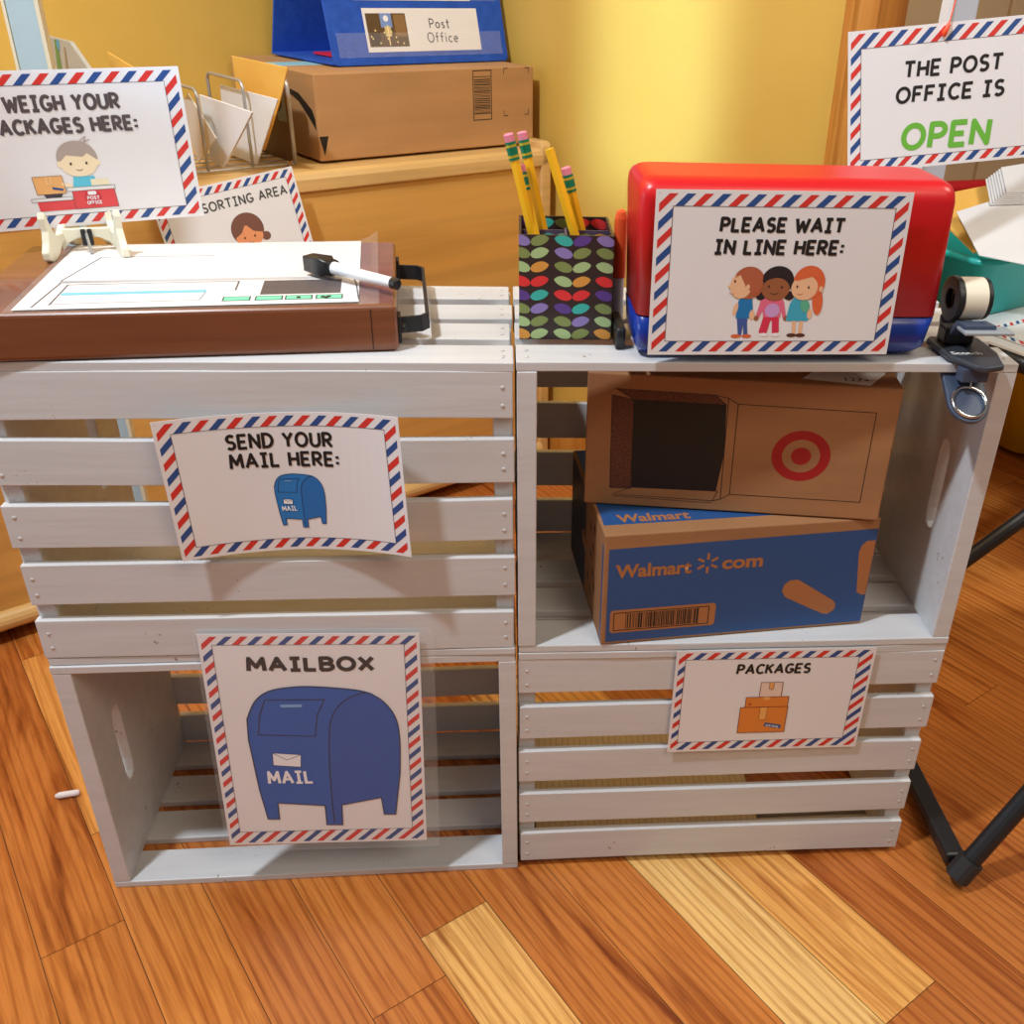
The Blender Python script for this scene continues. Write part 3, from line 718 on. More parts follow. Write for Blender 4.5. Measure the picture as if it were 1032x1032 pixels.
# ------------------------------------------------------------------ little easel and the WEIGH sign
CREAM = noise_mat('cream_painted_wood', srgb(228, 224, 200), srgb(236, 232, 212), (9, 9, 9), .5, .08, 40)
t = thing('easel', 'small cream scroll-cut easel holding the WEIGH YOUR PACKAGES sign', 'easel', (-.4095, .178, ZT), (0, 0, R(15)))
prof = [(-.020,0),(-.012,0),(-.004,.004),(.006,.012),(.022,.013),(.034,.003),(.042,0),(.050,.002),(.046,.02),(.040,.05),(.034,.075),(.026,.075),(.022,.045),(.018,.028),(.008,.0205),(-.004,.0215),(-.010,.030),(-.0155,.044),(-.0175,.046),(-.0195,.040),(-.0175,.028),(-.021,.018),(-.026,.010),(-.025,.003)]
for s in (-1, 1):
    bm = bmesh.new(); c, q = math.cos(R(-s*26)), math.sin(R(-s*26))
    pts = [(s*.0235+(-y)*-q*0+y*(-s)*.30, y, z) for y, z in prof]
    prism(bm, pts, (.0065*s, 0, 0)); obj('side_bracket', bm, CREAM, t, bev=.0012)
bm = bmesh.new(); pts = [(-.024,.002),(-.018,.010),(-.01,.014),(0,.0155),(.01,.014),(.018,.010),(.024,.002),(.024,.0235),(-.024,.0235)]
prism(bm, [(x, .010, z) for x, z in pts], (0, .005, 0)); obj('crossbar', bm, CREAM, t, bev=.001)
bm = bmesh.new(); box(bm, -.005, -.0008, .004, .009, .008, .0235); box(bm, .0008, .005, .004, .009, .008, .0235); obj('hinge', bm, BLK, t, bev=.001)
bm = bmesh.new(); tube(bm, [(0, .004, .020), (.002, -.003, .002)], .0014, 8); obj('wire_leg', bm, STEEL, t)
t, f = half_letter_sign('weighing_sign', 'white sign reading WEIGH YOUR PACKAGES HERE propped on the small cream easel', (-.4135, .192, .7735), (R(3.5), R(-1.2), R(20.5)), inner=(14, 201.5, 11.5, 127.5), ph=0)
a = Art(f); a.k = 3; INKG = P('glare_grey_ink', 84, 74, 76)  # ink greyed: the haze of glare over this sign is put into its colour
text(a, 'WEIGH YOUR', 63, 160, 104.5, 119.5, 3.5, INKG, slant=0, dip=0); text(a, 'PACKAGES HERE:', 46, 172, 85, 99.5, 3.5, INKG, slant=0, dip=0)
a.build('lettering', t)
a = Art(f); a.k = 3
GR = P('print_post_red', 226, 74, 78); BXO = P('print_parcel', 238, 178, 110)
a.poly([(102,16),(139.9,16),(139,33),(102,33)], GR); a.poly([(71,16),(102,16),(102,25),(70.5,25)], GR)
a.poly([(98,33),(140,33),(140,36.5),(98,36.5)], P('print_counter', 236, 236, 236)); a.poly([(66,25),(101,25),(101,28),(66,28)], P('print_counter', 236, 236, 236))
a.poly([(79,28),(92,28),(94,31.5),(77,31.5)], P('print_dark_foot', 70, 60, 70)); a.poly([(72,31.5),(97,31.5),(96.4,48),(71,48)], BXO)
a.poly([(104,36.5),(126,36.5),(124,46),(106,46)], P('print_sky_shirt', 92, 196, 222)); a.poly([(120,37),(136,37),(135.5,43),(120,43)], P('print_envelope', 238, 228, 196)); a.ell(99.5, 39, 5, 1.9, SKIN3, rot=-20, n=14)
a.ell(113, 62, 17.5, 16, P('print_taupe_hair', 176, 160, 152)); a.lift()
a.ell(113, 58.5, 16.2, 12.5, SKIN3); a.ell(97, 58, 2.2, 3, SKIN3, n=12); a.ell(129.5, 58, 2.2, 3, SKIN3, n=12); a.lift()
a.poly(A_(113,63,17.4,15.6,-2,182,20)+[(98,60.5),(104,66),(118,64),(122,67),(128,62)], P('print_taupe_hair', 176, 160, 152)); a.line([(118,78),(124,82),(122,77),(127,79)], .9, P('print_taupe_hair', 176, 160, 152)); a.lift()
for x in (106.5, 120): a.ell(x, 58, 1, 1.4, EYE, n=10)
a.line(A_(113,53.6,2.8,2,200,340,6), .5, EYE); a.line([(82.5,48),(82.5,41),(86,41),(86,48)], .8, P('print_parcel_tape', 250, 206, 150)); a.poly([(86,36),(95,34),(95,36),(86,38)], BLUE)
for q in ([(72,31.5),(97,31.5),(96.4,48),(71,48)], [(102,16),(139.9,16),(139,33),(102,33)], [(98,33),(140,33),(140,36.5),(98,36.5)], [(66,25),(101,25),(101,28),(66,28)]): a.line(q, .35, LINE, closed=True)
a.ell(119, 26, 7.5, 7, P('print_badge_red', 206, 52, 60)); a.lift(); W_ = P('print_white', 240, 240, 244)
a.rrect(115, 122.5, 28.5, 32, 1.2, W_); text(a, 'POST', 113.6, 124.4, 24, 27.4, .8, W_); text(a, 'OFFICE', 112.6, 125.8, 19.6, 23, .8, W_)
a.build('clerk_picture', t)

# ------------------------------------------------------------------ pencil cup and what stands in it
CUPM = mat('dark_brown_card', srgb(52, 40, 40), .4)
ins = mat('cup_inner', srgb(44, 36, 44), .5)
t = thing('pencil_cup', 'square dark brown desk organiser patterned with bright leaves on the upper right crate', 'desk organiser', (.047, .057, CH*2+.002), (0, 0, R(-1)))
cw, cd, ch, th = .0845, .076, .0955, .0022
bm = bmesh.new()
box(bm, -cw/2, cw/2, 0, th, 0, ch); box(bm, -cw/2, cw/2, cd-th, cd, 0, ch); box(bm, -cw/2, -cw/2+th, th, cd-th, 0, ch); box(bm, cw/2-th, cw/2, th, cd-th, 0, ch); box(bm, -cw/2+th, cw/2-th, th, cd-th, 0, th)
obj('body', bm, CUPM, t)
bm = bmesh.new(); box(bm, -cw/2+th, cw/2-th, cd*.48, cd*.48+.0015, th, ch-.004); box(bm, -.001, .001, th, cd*.48, th, ch-.002); o = obj('divider', bm, P('purple_card', 84, 72, 96), t)
LC = {'p': P('leaf_purple', 92, 62, 140), 'o': P('leaf_olive', 128, 144, 82), 't': P('leaf_teal', 58, 178, 166), 'l': P('leaf_lavender', 140, 124, 186), 'g': P('leaf_light_green', 168, 196, 138), 'a': P('leaf_amber', 216, 152, 66), 'r': P('leaf_red', 222, 52, 54)}
grid = ['lotpl', 'oglool'.replace('oglool', 'oglol')[:5], 'gaogg', 'rrgar', 'ptrrp', 'olpto', 'goolg', 'aggoa']
grid[1] = 'ogloo'
rowsz = [91.0, 80, 67.5, 54.5, 41.8, 29.5, 17.4, 5.6]; colsx = [2.0, 18.4, 39.7, 56.3, 77.0]; tip = [-1, 1, -1, 1, -1]
def leaf(a, cx, cy, d, m, x0=0, x1=84.5, y0=0, y1=95.5):
    L2, w = 8.3, 4.7; P_ = []
    for i in range(13):
        u = -1+2*i/12; P_.append((cx+d*(u*L2), cy+2*d*0+u*1.8+w*math.sqrt(max(0, 1-u*u))*(1-.45*max(0, u)**2)))
    for i in range(11, 0, -1):
        u = -1+2*i/12; P_.append((cx+d*(u*L2), cy+u*1.8-w*math.sqrt(max(0, 1-u*u))*(1-.25*max(0, u)**2)))
    q = clip(P_, x0, x1, y0, y1)
    if len(q) > 2: a.poly(q, m)
a = Art(lambda x, y, k: ((x/1000-cw/2), -k-.0001, y/1000))
for r_, row in enumerate(grid):
    for c_, ch_ in enumerate(row): leaf(a, colsx[c_], rowsz[r_], tip[c_], LC[ch_])
a.build('leaf_pattern', t)
a = Art(lambda x, y, k: ((x/1000-cw/2), cd-th-k-.0001, y/1000))
for c_, ch_ in enumerate('ptorr'): leaf(a, 8+c_*17, 89, tip[c_], LC[ch_])
a.build('leaf_pattern', t)
a = Art(lambda x, y, k: ((x/1000-cw/2), cd*.48-k-.0001, y/1000))
for c_, ch_ in enumerate('ptgoa'): leaf(a, 8+c_*17, 84, tip[c_], LC[ch_], y1=91)
a.build('leaf_pattern', t)
YEL = mat('pencil_yellow', srgb(246, 188, 30), .35, coat=.3); FER = mat('ferrule_green', srgb(30, 130, 92), .35, .5); ERA = mat('pencil_eraser', srgb(222, 130, 152), .7); FERY = mat('ferrule_band', srgb(214, 196, 60), .3, .6); WOODP = mat('pencil_wood', srgb(214, 170, 110), .6); LEAD = mat('graphite', (.03, .03, .03), .4)
def pencil(label, bottom, top, kind, mark=False):
    b, tp = Vector(bottom), Vector(top); L = (tp-b).length; q = Vector((0, 0, 1)).rotation_difference((tp-b).normalized())
    t = thing('pencil', label, 'pencil', bottom, (0, 0, 0), 'yellow pencils in the leaf-patterned organiser'); t.rotation_mode = 'QUATERNION'; t.rotation_quaternion = q
    r = .0047; e = L-(.022 if kind else 0)
    bm = bmesh.new(); tube(bm, [(0, 0, .012), (0, 0, e)], r, 6); obj('shaft', bm, YEL, t)
    bm = bmesh.new(); tube(bm, [(0, 0, 0), (0, 0, .012)], [.0008, r*.98], 12); obj('tip', bm, WOODP, t)
    if kind:
        bm = bmesh.new()
        for i in range(7):
            z = e+i*.0022; tube(bm, [(0, 0, z), (0, 0, z+.0022)], [r*1.05, r*1.0], 14, 1 if i in (1, 5) else 0)
        obj('ferrule', bm, [FER, FERY], t)
        bm = bmesh.new(); tube(bm, [(0, 0, e+.0154), (0, 0, L-.001), (0, 0, L)], [r*.97, r*.97, r*.7], 14); obj('eraser', bm, ERA, t)
    if mark:
        bm = bmesh.new(); box(bm, -.0015, .0015, -r*.9-.0001, -r*.86, L*.42, L*.48); obj('stamp', bm, mat('dark_green_print', srgb(30, 70, 50), .5), t)
zb = CH*2+.006
pencil('pencil leaning furthest left with pink eraser and green ferrule', (.0385, .083, zb), (-.0035, .085, .813), True)
pencil('pencil with pink eraser just right of and behind the leftmost pencil', (.048, .098, zb), (.0085, .105, .812), True, True)
pencil('short pencil in front of the two tall left ones, its eraser lower', (.0395, .070, zb), (.0065, .094, .786), True)
pencil('plain yellow pencil without eraser, leaning left in the right half', (.084, .078, zb), (.032, .086, .801), False)
pencil('rightmost pencil in the organiser, with a pink eraser and green ferrule', (.087, .105, zb), (.048, .11, .782), True)
# orange-capped glue pen and black block between organiser and case
t = thing('marker_pen', 'orange-capped white pen standing between leaf organiser and red case', 'pen', (.1005, .108, CH*2+.002))
bm = bmesh.new(); tube(bm, [(0, 0, 0), (0, 0, .016), (0, 0, .022), (0, 0, .045)], [.0062, .0062, .0058, .0055], 16); obj('barrel', bm, mat('white_plastic', (.82, .83, .86), .3), t)
bm = bmesh.new(); tube(bm, [(0, 0, .045), (0, 0, .1), (0, 0, .106), (0, 0, .108)], [.0066, .006, .0045, .0015], 16); obj('cap', bm, mat('orange_plastic', srgb(240, 96, 48), .3), t)
t = bmesh.new(); loft(t, [(-.0045, .0045, -.02, .032, 0, .003), (-.0045, .0045, -.02, .032, .017, .003), (-.003, .003, -.018, .03, .019, .002)])
tag(obj('plastic_block', t, BLK, loc=(.0962, .052, CH*2+.002)), 'narrow black plastic block wedged between leaf organiser and red case', 'block')
bm = bmesh.new(); loft(bm, [(-.012, .012, -.01, .01, 0, .004), (-.012, .012, -.01, .01, .02, .004), (-.009, .009, -.007, .007, .023, .004)])
tag(obj('toy_block', bm, mat('lime_plastic', srgb(150, 214, 40), .4), loc=(.405, .205, CH*2+.002)), 'small lime green toy block on the crate top behind the tape dispenser', 'toy')

# ------------------------------------------------------------------ clamp tape dispenser
DGR = mat('charcoal_plastic', srgb(58, 62, 70), .35); DG2 = mat('slate_plastic', srgb(66, 78, 100), .35)
t = thing('tape_dispenser', 'charcoal clamp-on tape dispenser gripping the right end of the upper right crate', 'tape dispenser', (.4085, .022, CH*2+.001))
bm = bmesh.new()   # upper jaw: flat tongue that overhangs the crate edge
pts = [(-.022, .026), (-.018, .032), (.026, .032), (.030, .026), (.030, -.014), (.022, -.046), (.004, -.052), (-.004, -.048), (-.020, -.018)]
prism(bm, [(x+.004, y, .001) for x, y in pts], (0, 0, .0065)); obj('upper_jaw', bm, DGR, t, bev=.0025, seg=3)
bm = bmesh.new(); box(bm, -.010, .018, .004, .026, .007, .024); obj('neck', bm, BLK, t, bev=.003)
bm = bmesh.new()   # cradle that carries the roll
prof = [(-.02,.022),(-.02,.030),(-.008,.022),(.004,.024),(.014,.034),(.034,.036),(.034,.030),(.016,.028),(.008,.018),(-.008,.016)]
prism(bm, [(-.008, -y+.010, z+.000) for y, z in prof][::-1], (.030, 0, 0)); obj('cradle', bm, DG2, t, bev=.001)
bm = bmesh.new(); box(bm, -.010, .036, -.032, -.012, .0290, .0320); o = obj('cutter_plate', bm, P('pale_grey_plastic', 150, 156, 162), t, bev=.001); tag(o, 'pale grey cutter plate')
rc = (0, .012, .050)
def disc(bm, x0, x1, r, n=28, rin=None, mi=0):
    O = [[bm.verts.new((x, rc[1]+q*math.cos(2*math.pi*k/n), rc[2]+q*math.sin(2*math.pi*k/n))) for k in range(n)] for x, q in ((x0, r), (x1, r))]
    if rin:
        I = [[bm.verts.new((x, rc[1]+rin*math.cos(2*math.pi*k/n), rc[2]+rin*math.sin(2*math.pi*k/n))) for k in range(n)] for x in (x0, x1)]
    for k in range(n):
        j = (k+1) % n
        fs = [bm.faces.new((O[0][k], O[0][j], O[1][j], O[1][k]))]
        if rin: fs += [bm.faces.new((I[0][j], I[0][k], I[1][k], I[1][j])), bm.faces.new((O[0][j], O[0][k], I[0][k], I[0][j])), bm.faces.new((O[1][k], O[1][j], I[1][j], I[1][k]))]
        for f_ in fs: f_.material_index = mi
    if not rin: bm.faces.new(O[0][::-1]).material_index = mi; bm.faces.new(O[1]).material_index = mi
bm = bmesh.new(); disc(bm, -.0105, -.0045, .0205, 48, .009); disc(bm, -.0045, .0185, .0095, 48); disc(bm, .0185, .0225, .0190, 48, .009); obj('hub', bm, BLK, t, bev=.001)
bm = bmesh.new(); disc(bm, -.0040, .0180, .0195, 64, .0105); obj('tape_roll', bm, P('frosted_tape', 232, 224, 204, .3), t, bev=.0006)
bm = bmesh.new()   # lower jaw below the crate top with a thumb hole
zl = -.0115
Mj = Matrix.Translation((.002, -.010, -.007)) @ Matrix.Rotation(R(38), 4, 'X')
out = [(-.019, -.004)]+[(-.019*math.cos(k*math.pi/14), -.040-math.sin(k*math.pi/14)*.020) for k in range(15)]+[(.019, -.004)]
prism(bm, [Mj @ Vector((x, y, -.003)) for x, y in out], tuple(Mj.to_3x3() @ Vector((0, 0, .005)))); box(bm, -.008, .017, -.040, -.026, -.012, .001)
obj('lower_jaw', bm, DG2, t, bev=.001)
bm = bmesh.new(); tube(bm, [Mj @ Vector((math.cos(k*math.pi/16)*.0155, -.040+math.sin(k*math.pi/16)*.0155, .0038)) for k in range(32)], .0018, 8, closed=True); obj('finger_ring', bm, CHROME, t, smooth=True)
bm = bmesh.new()
tube(bm, [(.006+.012*k/60, -.034+.004*math.cos(k*.9), -.004+.004*math.sin(k*.9)) for k in range(60)], .0009, 5); tube(bm, [(.004, -.034, -.004), (.004, -.036, -.018)], .0008, 5); obj('spring', bm, CHROME, t)
font_text('Scotch', 'lettering', .01, mat('white_ink', (.85, .85, .85), .4), t, lambda x, y: (-.012+x, -.020+y*1.0, .0078), width=.029, bold=.0003)

# ------------------------------------------------------------------ parcels inside the upper right crate
def parcel(name, label, loc, rot, w, d, h, m=CARD, r=.0015):
    t = thing(name, label, 'cardboard box', loc, rot, 'cardboard parcels')
    bm = bmesh.new(); box(bm, 0, w, 0, d, 0, h); obj('carton', bm, m, t, bev=r)
    return t
z0 = CH+.0005+ST+.0012
WBM = P('print_box_blue', 36, 80, 138); KR = CARD
t = parcel('blue_printed_box', 'cardboard box with a blue printed front lying lowest in the upper right crate', (.086, -.001, z0), (0, 0, R(5.6)), .288, .193, .131)
ft = lambda x, y, k: (x/1000, -k, y/1000)
a = Art(ft); a.poly([(5,3),(287,3),(287,119),(5,115)], WBM); a.lift()
KP = P('kraft_print', 172, 112, 68)
a.poly([(x, y) for x, y in rounded(9, 121, 14, 42, 4)], KP)
a.poly([(191.5,50),(193,58),(199,63),(208,63),(251,33),(254.5,28),(254,21),(247,16),(241,17),(196,42)], KP); a.poly([(286.5,37.5),(286.5,105),(277,105),(272,100),(270,92),(276,42),(281,38)], KP)
for k in range(8):
    if k % 2 == 0 or True:
        pass
for k in range(6):
    an = R(90+60*k); a.line([(107.3+4.2*math.cos(an), 91.3+4.2*math.sin(an)), (107.3+12*math.cos(an), 91.3+12*math.sin(an))], 2.8, KP)
a.lift(); a.line([(13,16.8),(113.6,16.8),(113.6,38.4),(13,38.4)], .9, INK, closed=True)
rg = random.Random(5); x = 27.
while x < 101:
    w_ = rg.choice((.5, .8, 1.3, 1.9)); a.rect(x, x+w_, 18.2, 37, INK); x += w_+rg.choice((.6, .9, 1.4))
a.line([(25.5,17),(25.5,38)], .6, INK); a.line([(102.5,17),(102.5,38)], .6, INK)
a.build('printed_front', t)
font_text('Walmart', 'lettering', .02, KP, t, lambda x, y: (.0122+x, -.0003, .0815+y*1.05), width=.0785, bold=.0007)
font_text('com', 'lettering', .02, KP, t, lambda x, y: (.1225+x, -.0003, .0835+y*1.05), width=.0435, bold=.0007)
a = Art(lambda x, y, k: (x/1000, y/1000, .131+k)); a.poly([(3,20),(285,20),(285,190),(3,190)], WBM); a.build('printed_top', t)
font_text('Walmart', 'lettering', .02, KP, t, lambda x, y: (.018+x, .024+y*1.05, .1313), width=.075, bold=.0006)
a = Art(lambda x, y, k: (-k, y/1000, x/1000)); a.poly([(3,100),(126,100),(126,190),(3,190)], P('print_navy', 22, 34, 64)); a.rect(3, 118, 2, 8, WBM)
a.lift(); a.poly([(52,95),(60,92),(74,112),(70,120),(58,118)], KP)
for (z_, y_) in ((20,60),(30,75),(48,50),(64,62),(78,52),(95,66),(36,40),(104,45)): a.poly([(z_,y_),(z_+9,y_+3),(z_+11,y_+10),(z_+3,y_+8)], INK)
a.build('printed_side', t)
t = parcel('bullseye_printed_box', 'brown cardboard box with a red bullseye tilted on top of the blue-printed box', (.070, .064, z0+.1325), (0, 0, R(-8.6)), .299, .155, .1425)
DR = P('print_crimson', 160, 24, 32); HAT = noise_mat('print_hatched', srgb(122, 72, 48), srgb(66, 40, 32), (900, 900, 900), .7, 0, 10, lo=.45, hi=.55)
a = Art(ft)
a.poly([(45.6,116.6),(134.6,116.8),(137.5,66),(133,23),(47.7,21.4)], INK)
a.poly([(24.3,120.4),(45.6,116.6),(47.2,20.2),(26,19.7)], HAT); a.poly([(27.1,127.3),(123.4,126.1),(134.6,116.8),(46.2,116.6)], HAT)
for q in (A_(212.4,67,28.7,27.4,0,360,36)[:-1],): a.poly(q, DR)
a.lift(); a.ell(212.4, 67, 18.6, 17.8, KR, n=32); a.lift(); a.ell(212.4, 67, 9.8, 9.4, DR, n=24)
a.k = 2
for q in ([(24.3,120.4),(45.6,116.6),(47.2,20.2),(26,19.7)], [(27.1,127.3),(123.4,126.1),(134.6,116.8),(46.2,116.6)], [(29.1,12.4),(47.7,21.4),(134.7,22.8),(130.4,11.4)], [(136,123.5),(145.8,118.1),(147,20.1),(138.3,13.9)], [(145.8,118.1),(277.6,117.2),(277.5,20),(147,20.1)]): a.line(q, .7, INK, closed=True)
a.line([(123.4,126.1),(136,123.5)], .7, INK); a.line([(130.4,11.4),(138.3,13.9)], .7, INK); a.line([(29.1,10.6),(110,9),(130,9.4)], .5, INK)
a.build('printed_front', t)
bm = bmesh.new(); v = [bm.verts.new(p) for p in ((.205, .012, .1430), (.268, .003, .1430), (.290, .040, .1432), (.235, .062, .1432))]; bm.faces.new(v); o = obj('shipping_label', bm, PAPER, t); tag(o, 'white shipping label')
font_text('127+', 'lettering', .012, INK, t, lambda x, y: (.246+x, .012+y*1.1, .1434), width=.024)
bm = bmesh.new(); v = [bm.verts.new(p) for p in ((.11, .035, .1430), (.20, .028, .1430), (.205, .075, .1431), (.112, .08, .1431))]; bm.faces.new(v); o = obj('shipping_label', bm, PAPER, t); tag(o, 'white shipping label')

# ribbed cream sheet lying inside the lower right crate
RIB = mat('cream_ribbed_board', srgb(234, 224, 202), .6)
nt, N, L, b = nodes(RIB)
tc = N.new('ShaderNodeTexCoord'); sx = N.new('ShaderNodeSeparateXYZ'); L.new(tc.outputs['Object'], sx.inputs[0])
m1 = N.new('ShaderNodeMath'); m1.operation = 'MULTIPLY'; m1.inputs[1].default_value = 125; L.new(sx.outputs[0], m1.inputs[0])
m2 = N.new('ShaderNodeMath'); m2.operation = 'FRACT'; L.new(m1.outputs[0], m2.inputs[0])
rr = N.new('ShaderNodeValToRGB'); rr.color_ramp.elements[0].position = .08; rr.color_ramp.elements[1].position = .14; rr.color_ramp.elements[0].color = (*srgb(200, 186, 156), 1); rr.color_ramp.elements[1].color = (*srgb(234, 224, 202), 1)
L.new(m2.outputs[0], rr.inputs[0]); L.new(rr.outputs[0], b.inputs['Base Color'])
bm = bmesh.new(); box(bm, 0, .277, 0, .175, 0, .006)
tag(obj('ribbed_board', bm, RIB, loc=(.022, .0455, ST+.002), bev=.001), 'cream ribbed board lying flat in the bottom of the lower right crate', 'board')
# white crayon stub on the floor
bm = bmesh.new(); tube(bm, [(-.014, 0, 0), (-.010, 0, 0), (.011, 0, 0), (.014, 0, 0)], [.002, .0042, .0042, .003], 12)
tag(obj('chalk_stick', bm, mat('chalk', (.82, .72, .70), .8), loc=(-.567, .1435, .0043), rot=(0, 0, R(11)), smooth=False), 'small white chalk stick lying on the floor left of the crates', 'chalk')

# ------------------------------------------------------------------ birch cabinet in the corner behind
cab = thing('birch_cabinet', 'low birch cabinet with rounded edges standing in the corner behind the crates', 'cabinet', tuple(Vector((-.25, .85, 0))), (0, 0, R(35.5)))
bm = bmesh.new()
X0, X1, DP, ZH = -1.1, .405, .385, .645
box(bm, X0+.012, X1-.022, .006, .02, .03, ZH-.02); obj('back_panel', bm, BIRCH, cab)
bm = bmesh.new(); pr = [(.0, ZH-.030), (.0, ZH-.011), (.003, ZH-.004), (.009, ZH), (DP, ZH), (DP, ZH-.022), (.02, ZH-.022), (.012, ZH-.032)]
prism(bm, [(X0, y, z) for y, z in pr], (X1-X0-.004, 0, 0)); obj('top_board', bm, BIRCHE, cab, bev=.003, seg=3)
bm = bmesh.new(); tube(bm, [(X0, .006, .038), (X1-.02, .006, .038)], .016, 16); box(bm, X0, X1-.02, .008, DP, .03, .05); obj('bottom_rail', bm, BIRCHE, cab, smooth=False)
for xx in (X0, X1-.022):
    bm = bmesh.new(); pr = rounded(.0, DP, .02, ZH+.012, .012)
    prism(bm, [(xx, y, z) for y, z in pr], (.022, 0, 0)); obj('side_panel', bm, BIRCHE, cab, bev=.003)
bm = bmesh.new(); box(bm, X0+.03, X1-.03, .06, .3, 0, .03); o = obj('plinth', bm, mat('dark_plinth', (.03, .02, .015), .8), cab)
def onc(u, v, z): return Vector((-.25, .85, 0))+E1*u+NB*v+Vector((0, 0, z))     # cabinet coordinates -> room
# SORTING AREA sign on the cabinet
loc = Vector((-.327, .77, .651))-E1*.108-Vector((0, 0, .070))
t, f = half_letter_sign('sorting_sign', 'white sign reading SORTING AREA taped to the birch cabinet', tuple(loc-NB*.017+E1*.005), (R(-10), R(-6.5), R(35.5)))
a = Art(f); a.k = 3; IG = P('grey_green_ink', 70, 72, 66)
text(a, 'SORTING AREA', 66, 198, 103, 117, 2.6, IG, slant=.02); a.build('lettering', t)
a = Art(lambda x, y, k: f(x+16, y+2, k)); a.k = 3; HD = P('print_dark_brown_hair', 122, 80, 66); SK = P('print_tan_skin', 232, 152, 104)
a.ell(106, 66, 25, 24, HD); a.ell(131, 51, 7, 6.5, HD, n=16); a.poly([(92,38),(120,38),(126,10),(86,10)], P('print_pinafore', 90, 110, 190)); a.ell(88, 44, 6, 7, SK, n=14); a.lift()
a.ell(106, 56, 21, 16, SK); a.poly([(84,48),(93,38),(96,42),(88,52)], P('print_coral', 230, 96, 100)); a.poly([(96,38),(118,38),(112,26),(102,26)], P('print_coral', 230, 96, 100)); a.lift()
a.poly(A_(106,68,24,21,0,180,18)+[(86,58),(96,63),(104,74),(114,62),(126,58)], HD); a.lift()
for x in (98, 114): a.ell(x, 55, 1.4, 1.7, EYE, n=10)
a.line(A_(106,49,4,2.5,200,340,6), .6, EYE); a.build('girl_picture', t)

# cardboard box with tape on the cabinet
bl = Vector((-.302, .877, ZH+.004))
t = parcel('shipping_box', 'long brown shipping box with blue tape standing on the birch cabinet', tuple(bl), (0, 0, R(35)), .426, .325, .130, CARD2, .002)
a = Art(ft); 
a.line([(296,46),(334,46),(334,126),(296,126)], 1.6, INK, closed=True); rg = random.Random(2); y = 57.
a.line([(296,56),(334,56)], 1.2, INK); a.line([(296,116),(334,116)], 1.2, INK)
while y < 113:
    w_ = rg.choice((.7, 1.1, 1.7)); a.rect(298, 332, y, y+w_, INK); y += w_+rg.choice((1.0, 1.5))
for (x, y, dx, dy) in ((361,128,9,-9),(415,128,-9,-9),(361,50,9,9),(415,50,-9,9)): a.line([(x+dx, y), (x, y), (x, y+dy)], 1.3, INK)
a.poly([(-1,36),(17,36),(7,7)][::1] if False else [(1,38),(17,38),(8,8)], INK)
a.build('printed_front', t)
a = Art(lambda x, y, k: (-k, x/1000, y/1000)); a.poly([(6,46),(20,58),(60,84),(110,98),(110,103),(58,97),(14,76),(6,62)], INK); a.poly([(150,20),(310,20),(310,90),(150,90)], P('box_label', 150, 160, 170)); a.build('printed_side', t)
bm = bmesh.new(); box(bm, -.0006, .17, .13, .19, .1302, .1308); box(bm, -.0008, -.0002, .13, .19, .085, .1305); o = obj('tape_strip', bm, P('blue_tape', 170, 224, 236, .3), t); tag(o, 'pale blue tape')
bm = bmesh.new(); box(bm, .002, .3, .1595, .1605, .1301, .1303); obj('flap_seam', bm, mat('dark_seam', (.05, .025, .01), .9), t)

# blue pocket chart tent on the box
FELT = noise_mat('blue_felt', srgb(30, 78, 178), srgb(38, 88, 190), (60, 60, 60), .8, .4, 400)
VIN = mat('clear_vinyl', (1, 1, 1), .08, alpha=.10)
cz = ZH+.004+.130+.0015
t = thing('pocket_chart', 'blue felt tabletop pocket chart tent standing on the shipping box', 'pocket chart', (-.284, .988, cz), (0, 0, R(36.5)))
PW, PHh, lean = .357, .36, R(14)
ud = Vector((0, math.sin(lean), math.cos(lean)))
fp = lambda x, y, k: (x/1000, (y/1000)*math.sin(lean)-k*math.cos(lean), (y/1000)*math.cos(lean)+k*math.sin(lean))
bm = bmesh.new(); prism(bm, [fp(x, y, 0) for x, y in rounded(0, 357, 0, 360, 8)], (0, .004, 0)); o = obj('front_panel', bm, FELT, t, bev=.001)
bm = bmesh.new(); prism(bm, [(0, .004, .001), (PW, .004, .001), (PW, .23, .001), (0, .23, .001)], (0, 0, .004)); obj('base_panel', bm, FELT, t, bev=.001)
bm = bmesh.new(); prism(bm, [(0, .23, .001), (PW, .23, .001), (PW, .11, .349), (0, .11, .349)], (0, .004, .001)); obj('back_panel', bm, FELT, t, bev=.001)
bm = bmesh.new(); v = [bm.verts.new(fp(x, y, .002)) for x, y in ((12, 12), (345, 12), (345, 50), (12, 50))]; bm.faces.new(v)
v = [bm.verts.new(fp(x, y, .002)) for x, y in ((12, 100), (345, 100), (345, 140), (12, 140))]; bm.faces.new(v)
o = obj('vinyl_pocket', bm, VIN, t); tag(o, 'clear vinyl pocket')
t = thing('post_office_card', 'white card with a photo reading Post Office in the blue pocket chart', 'card', (-.284, .988, cz), (0, 0, R(36.5)))
a = Art(fp); a.k = 4; a.rect(68, 300, 20, 88, PAPER); a.build('paper', t)
a = Art(fp); a.k = 5; IKC = P('grey_ink', 74, 72, 76)
text(a, 'Post', 196, 238, 56, 72, 2.2, IKC, slant=0); text(a, 'Office', 188, 252, 33, 50, 2.2, IKC, slant=0); a.build('lettering', t)
a = Art(fp); a.k = 5
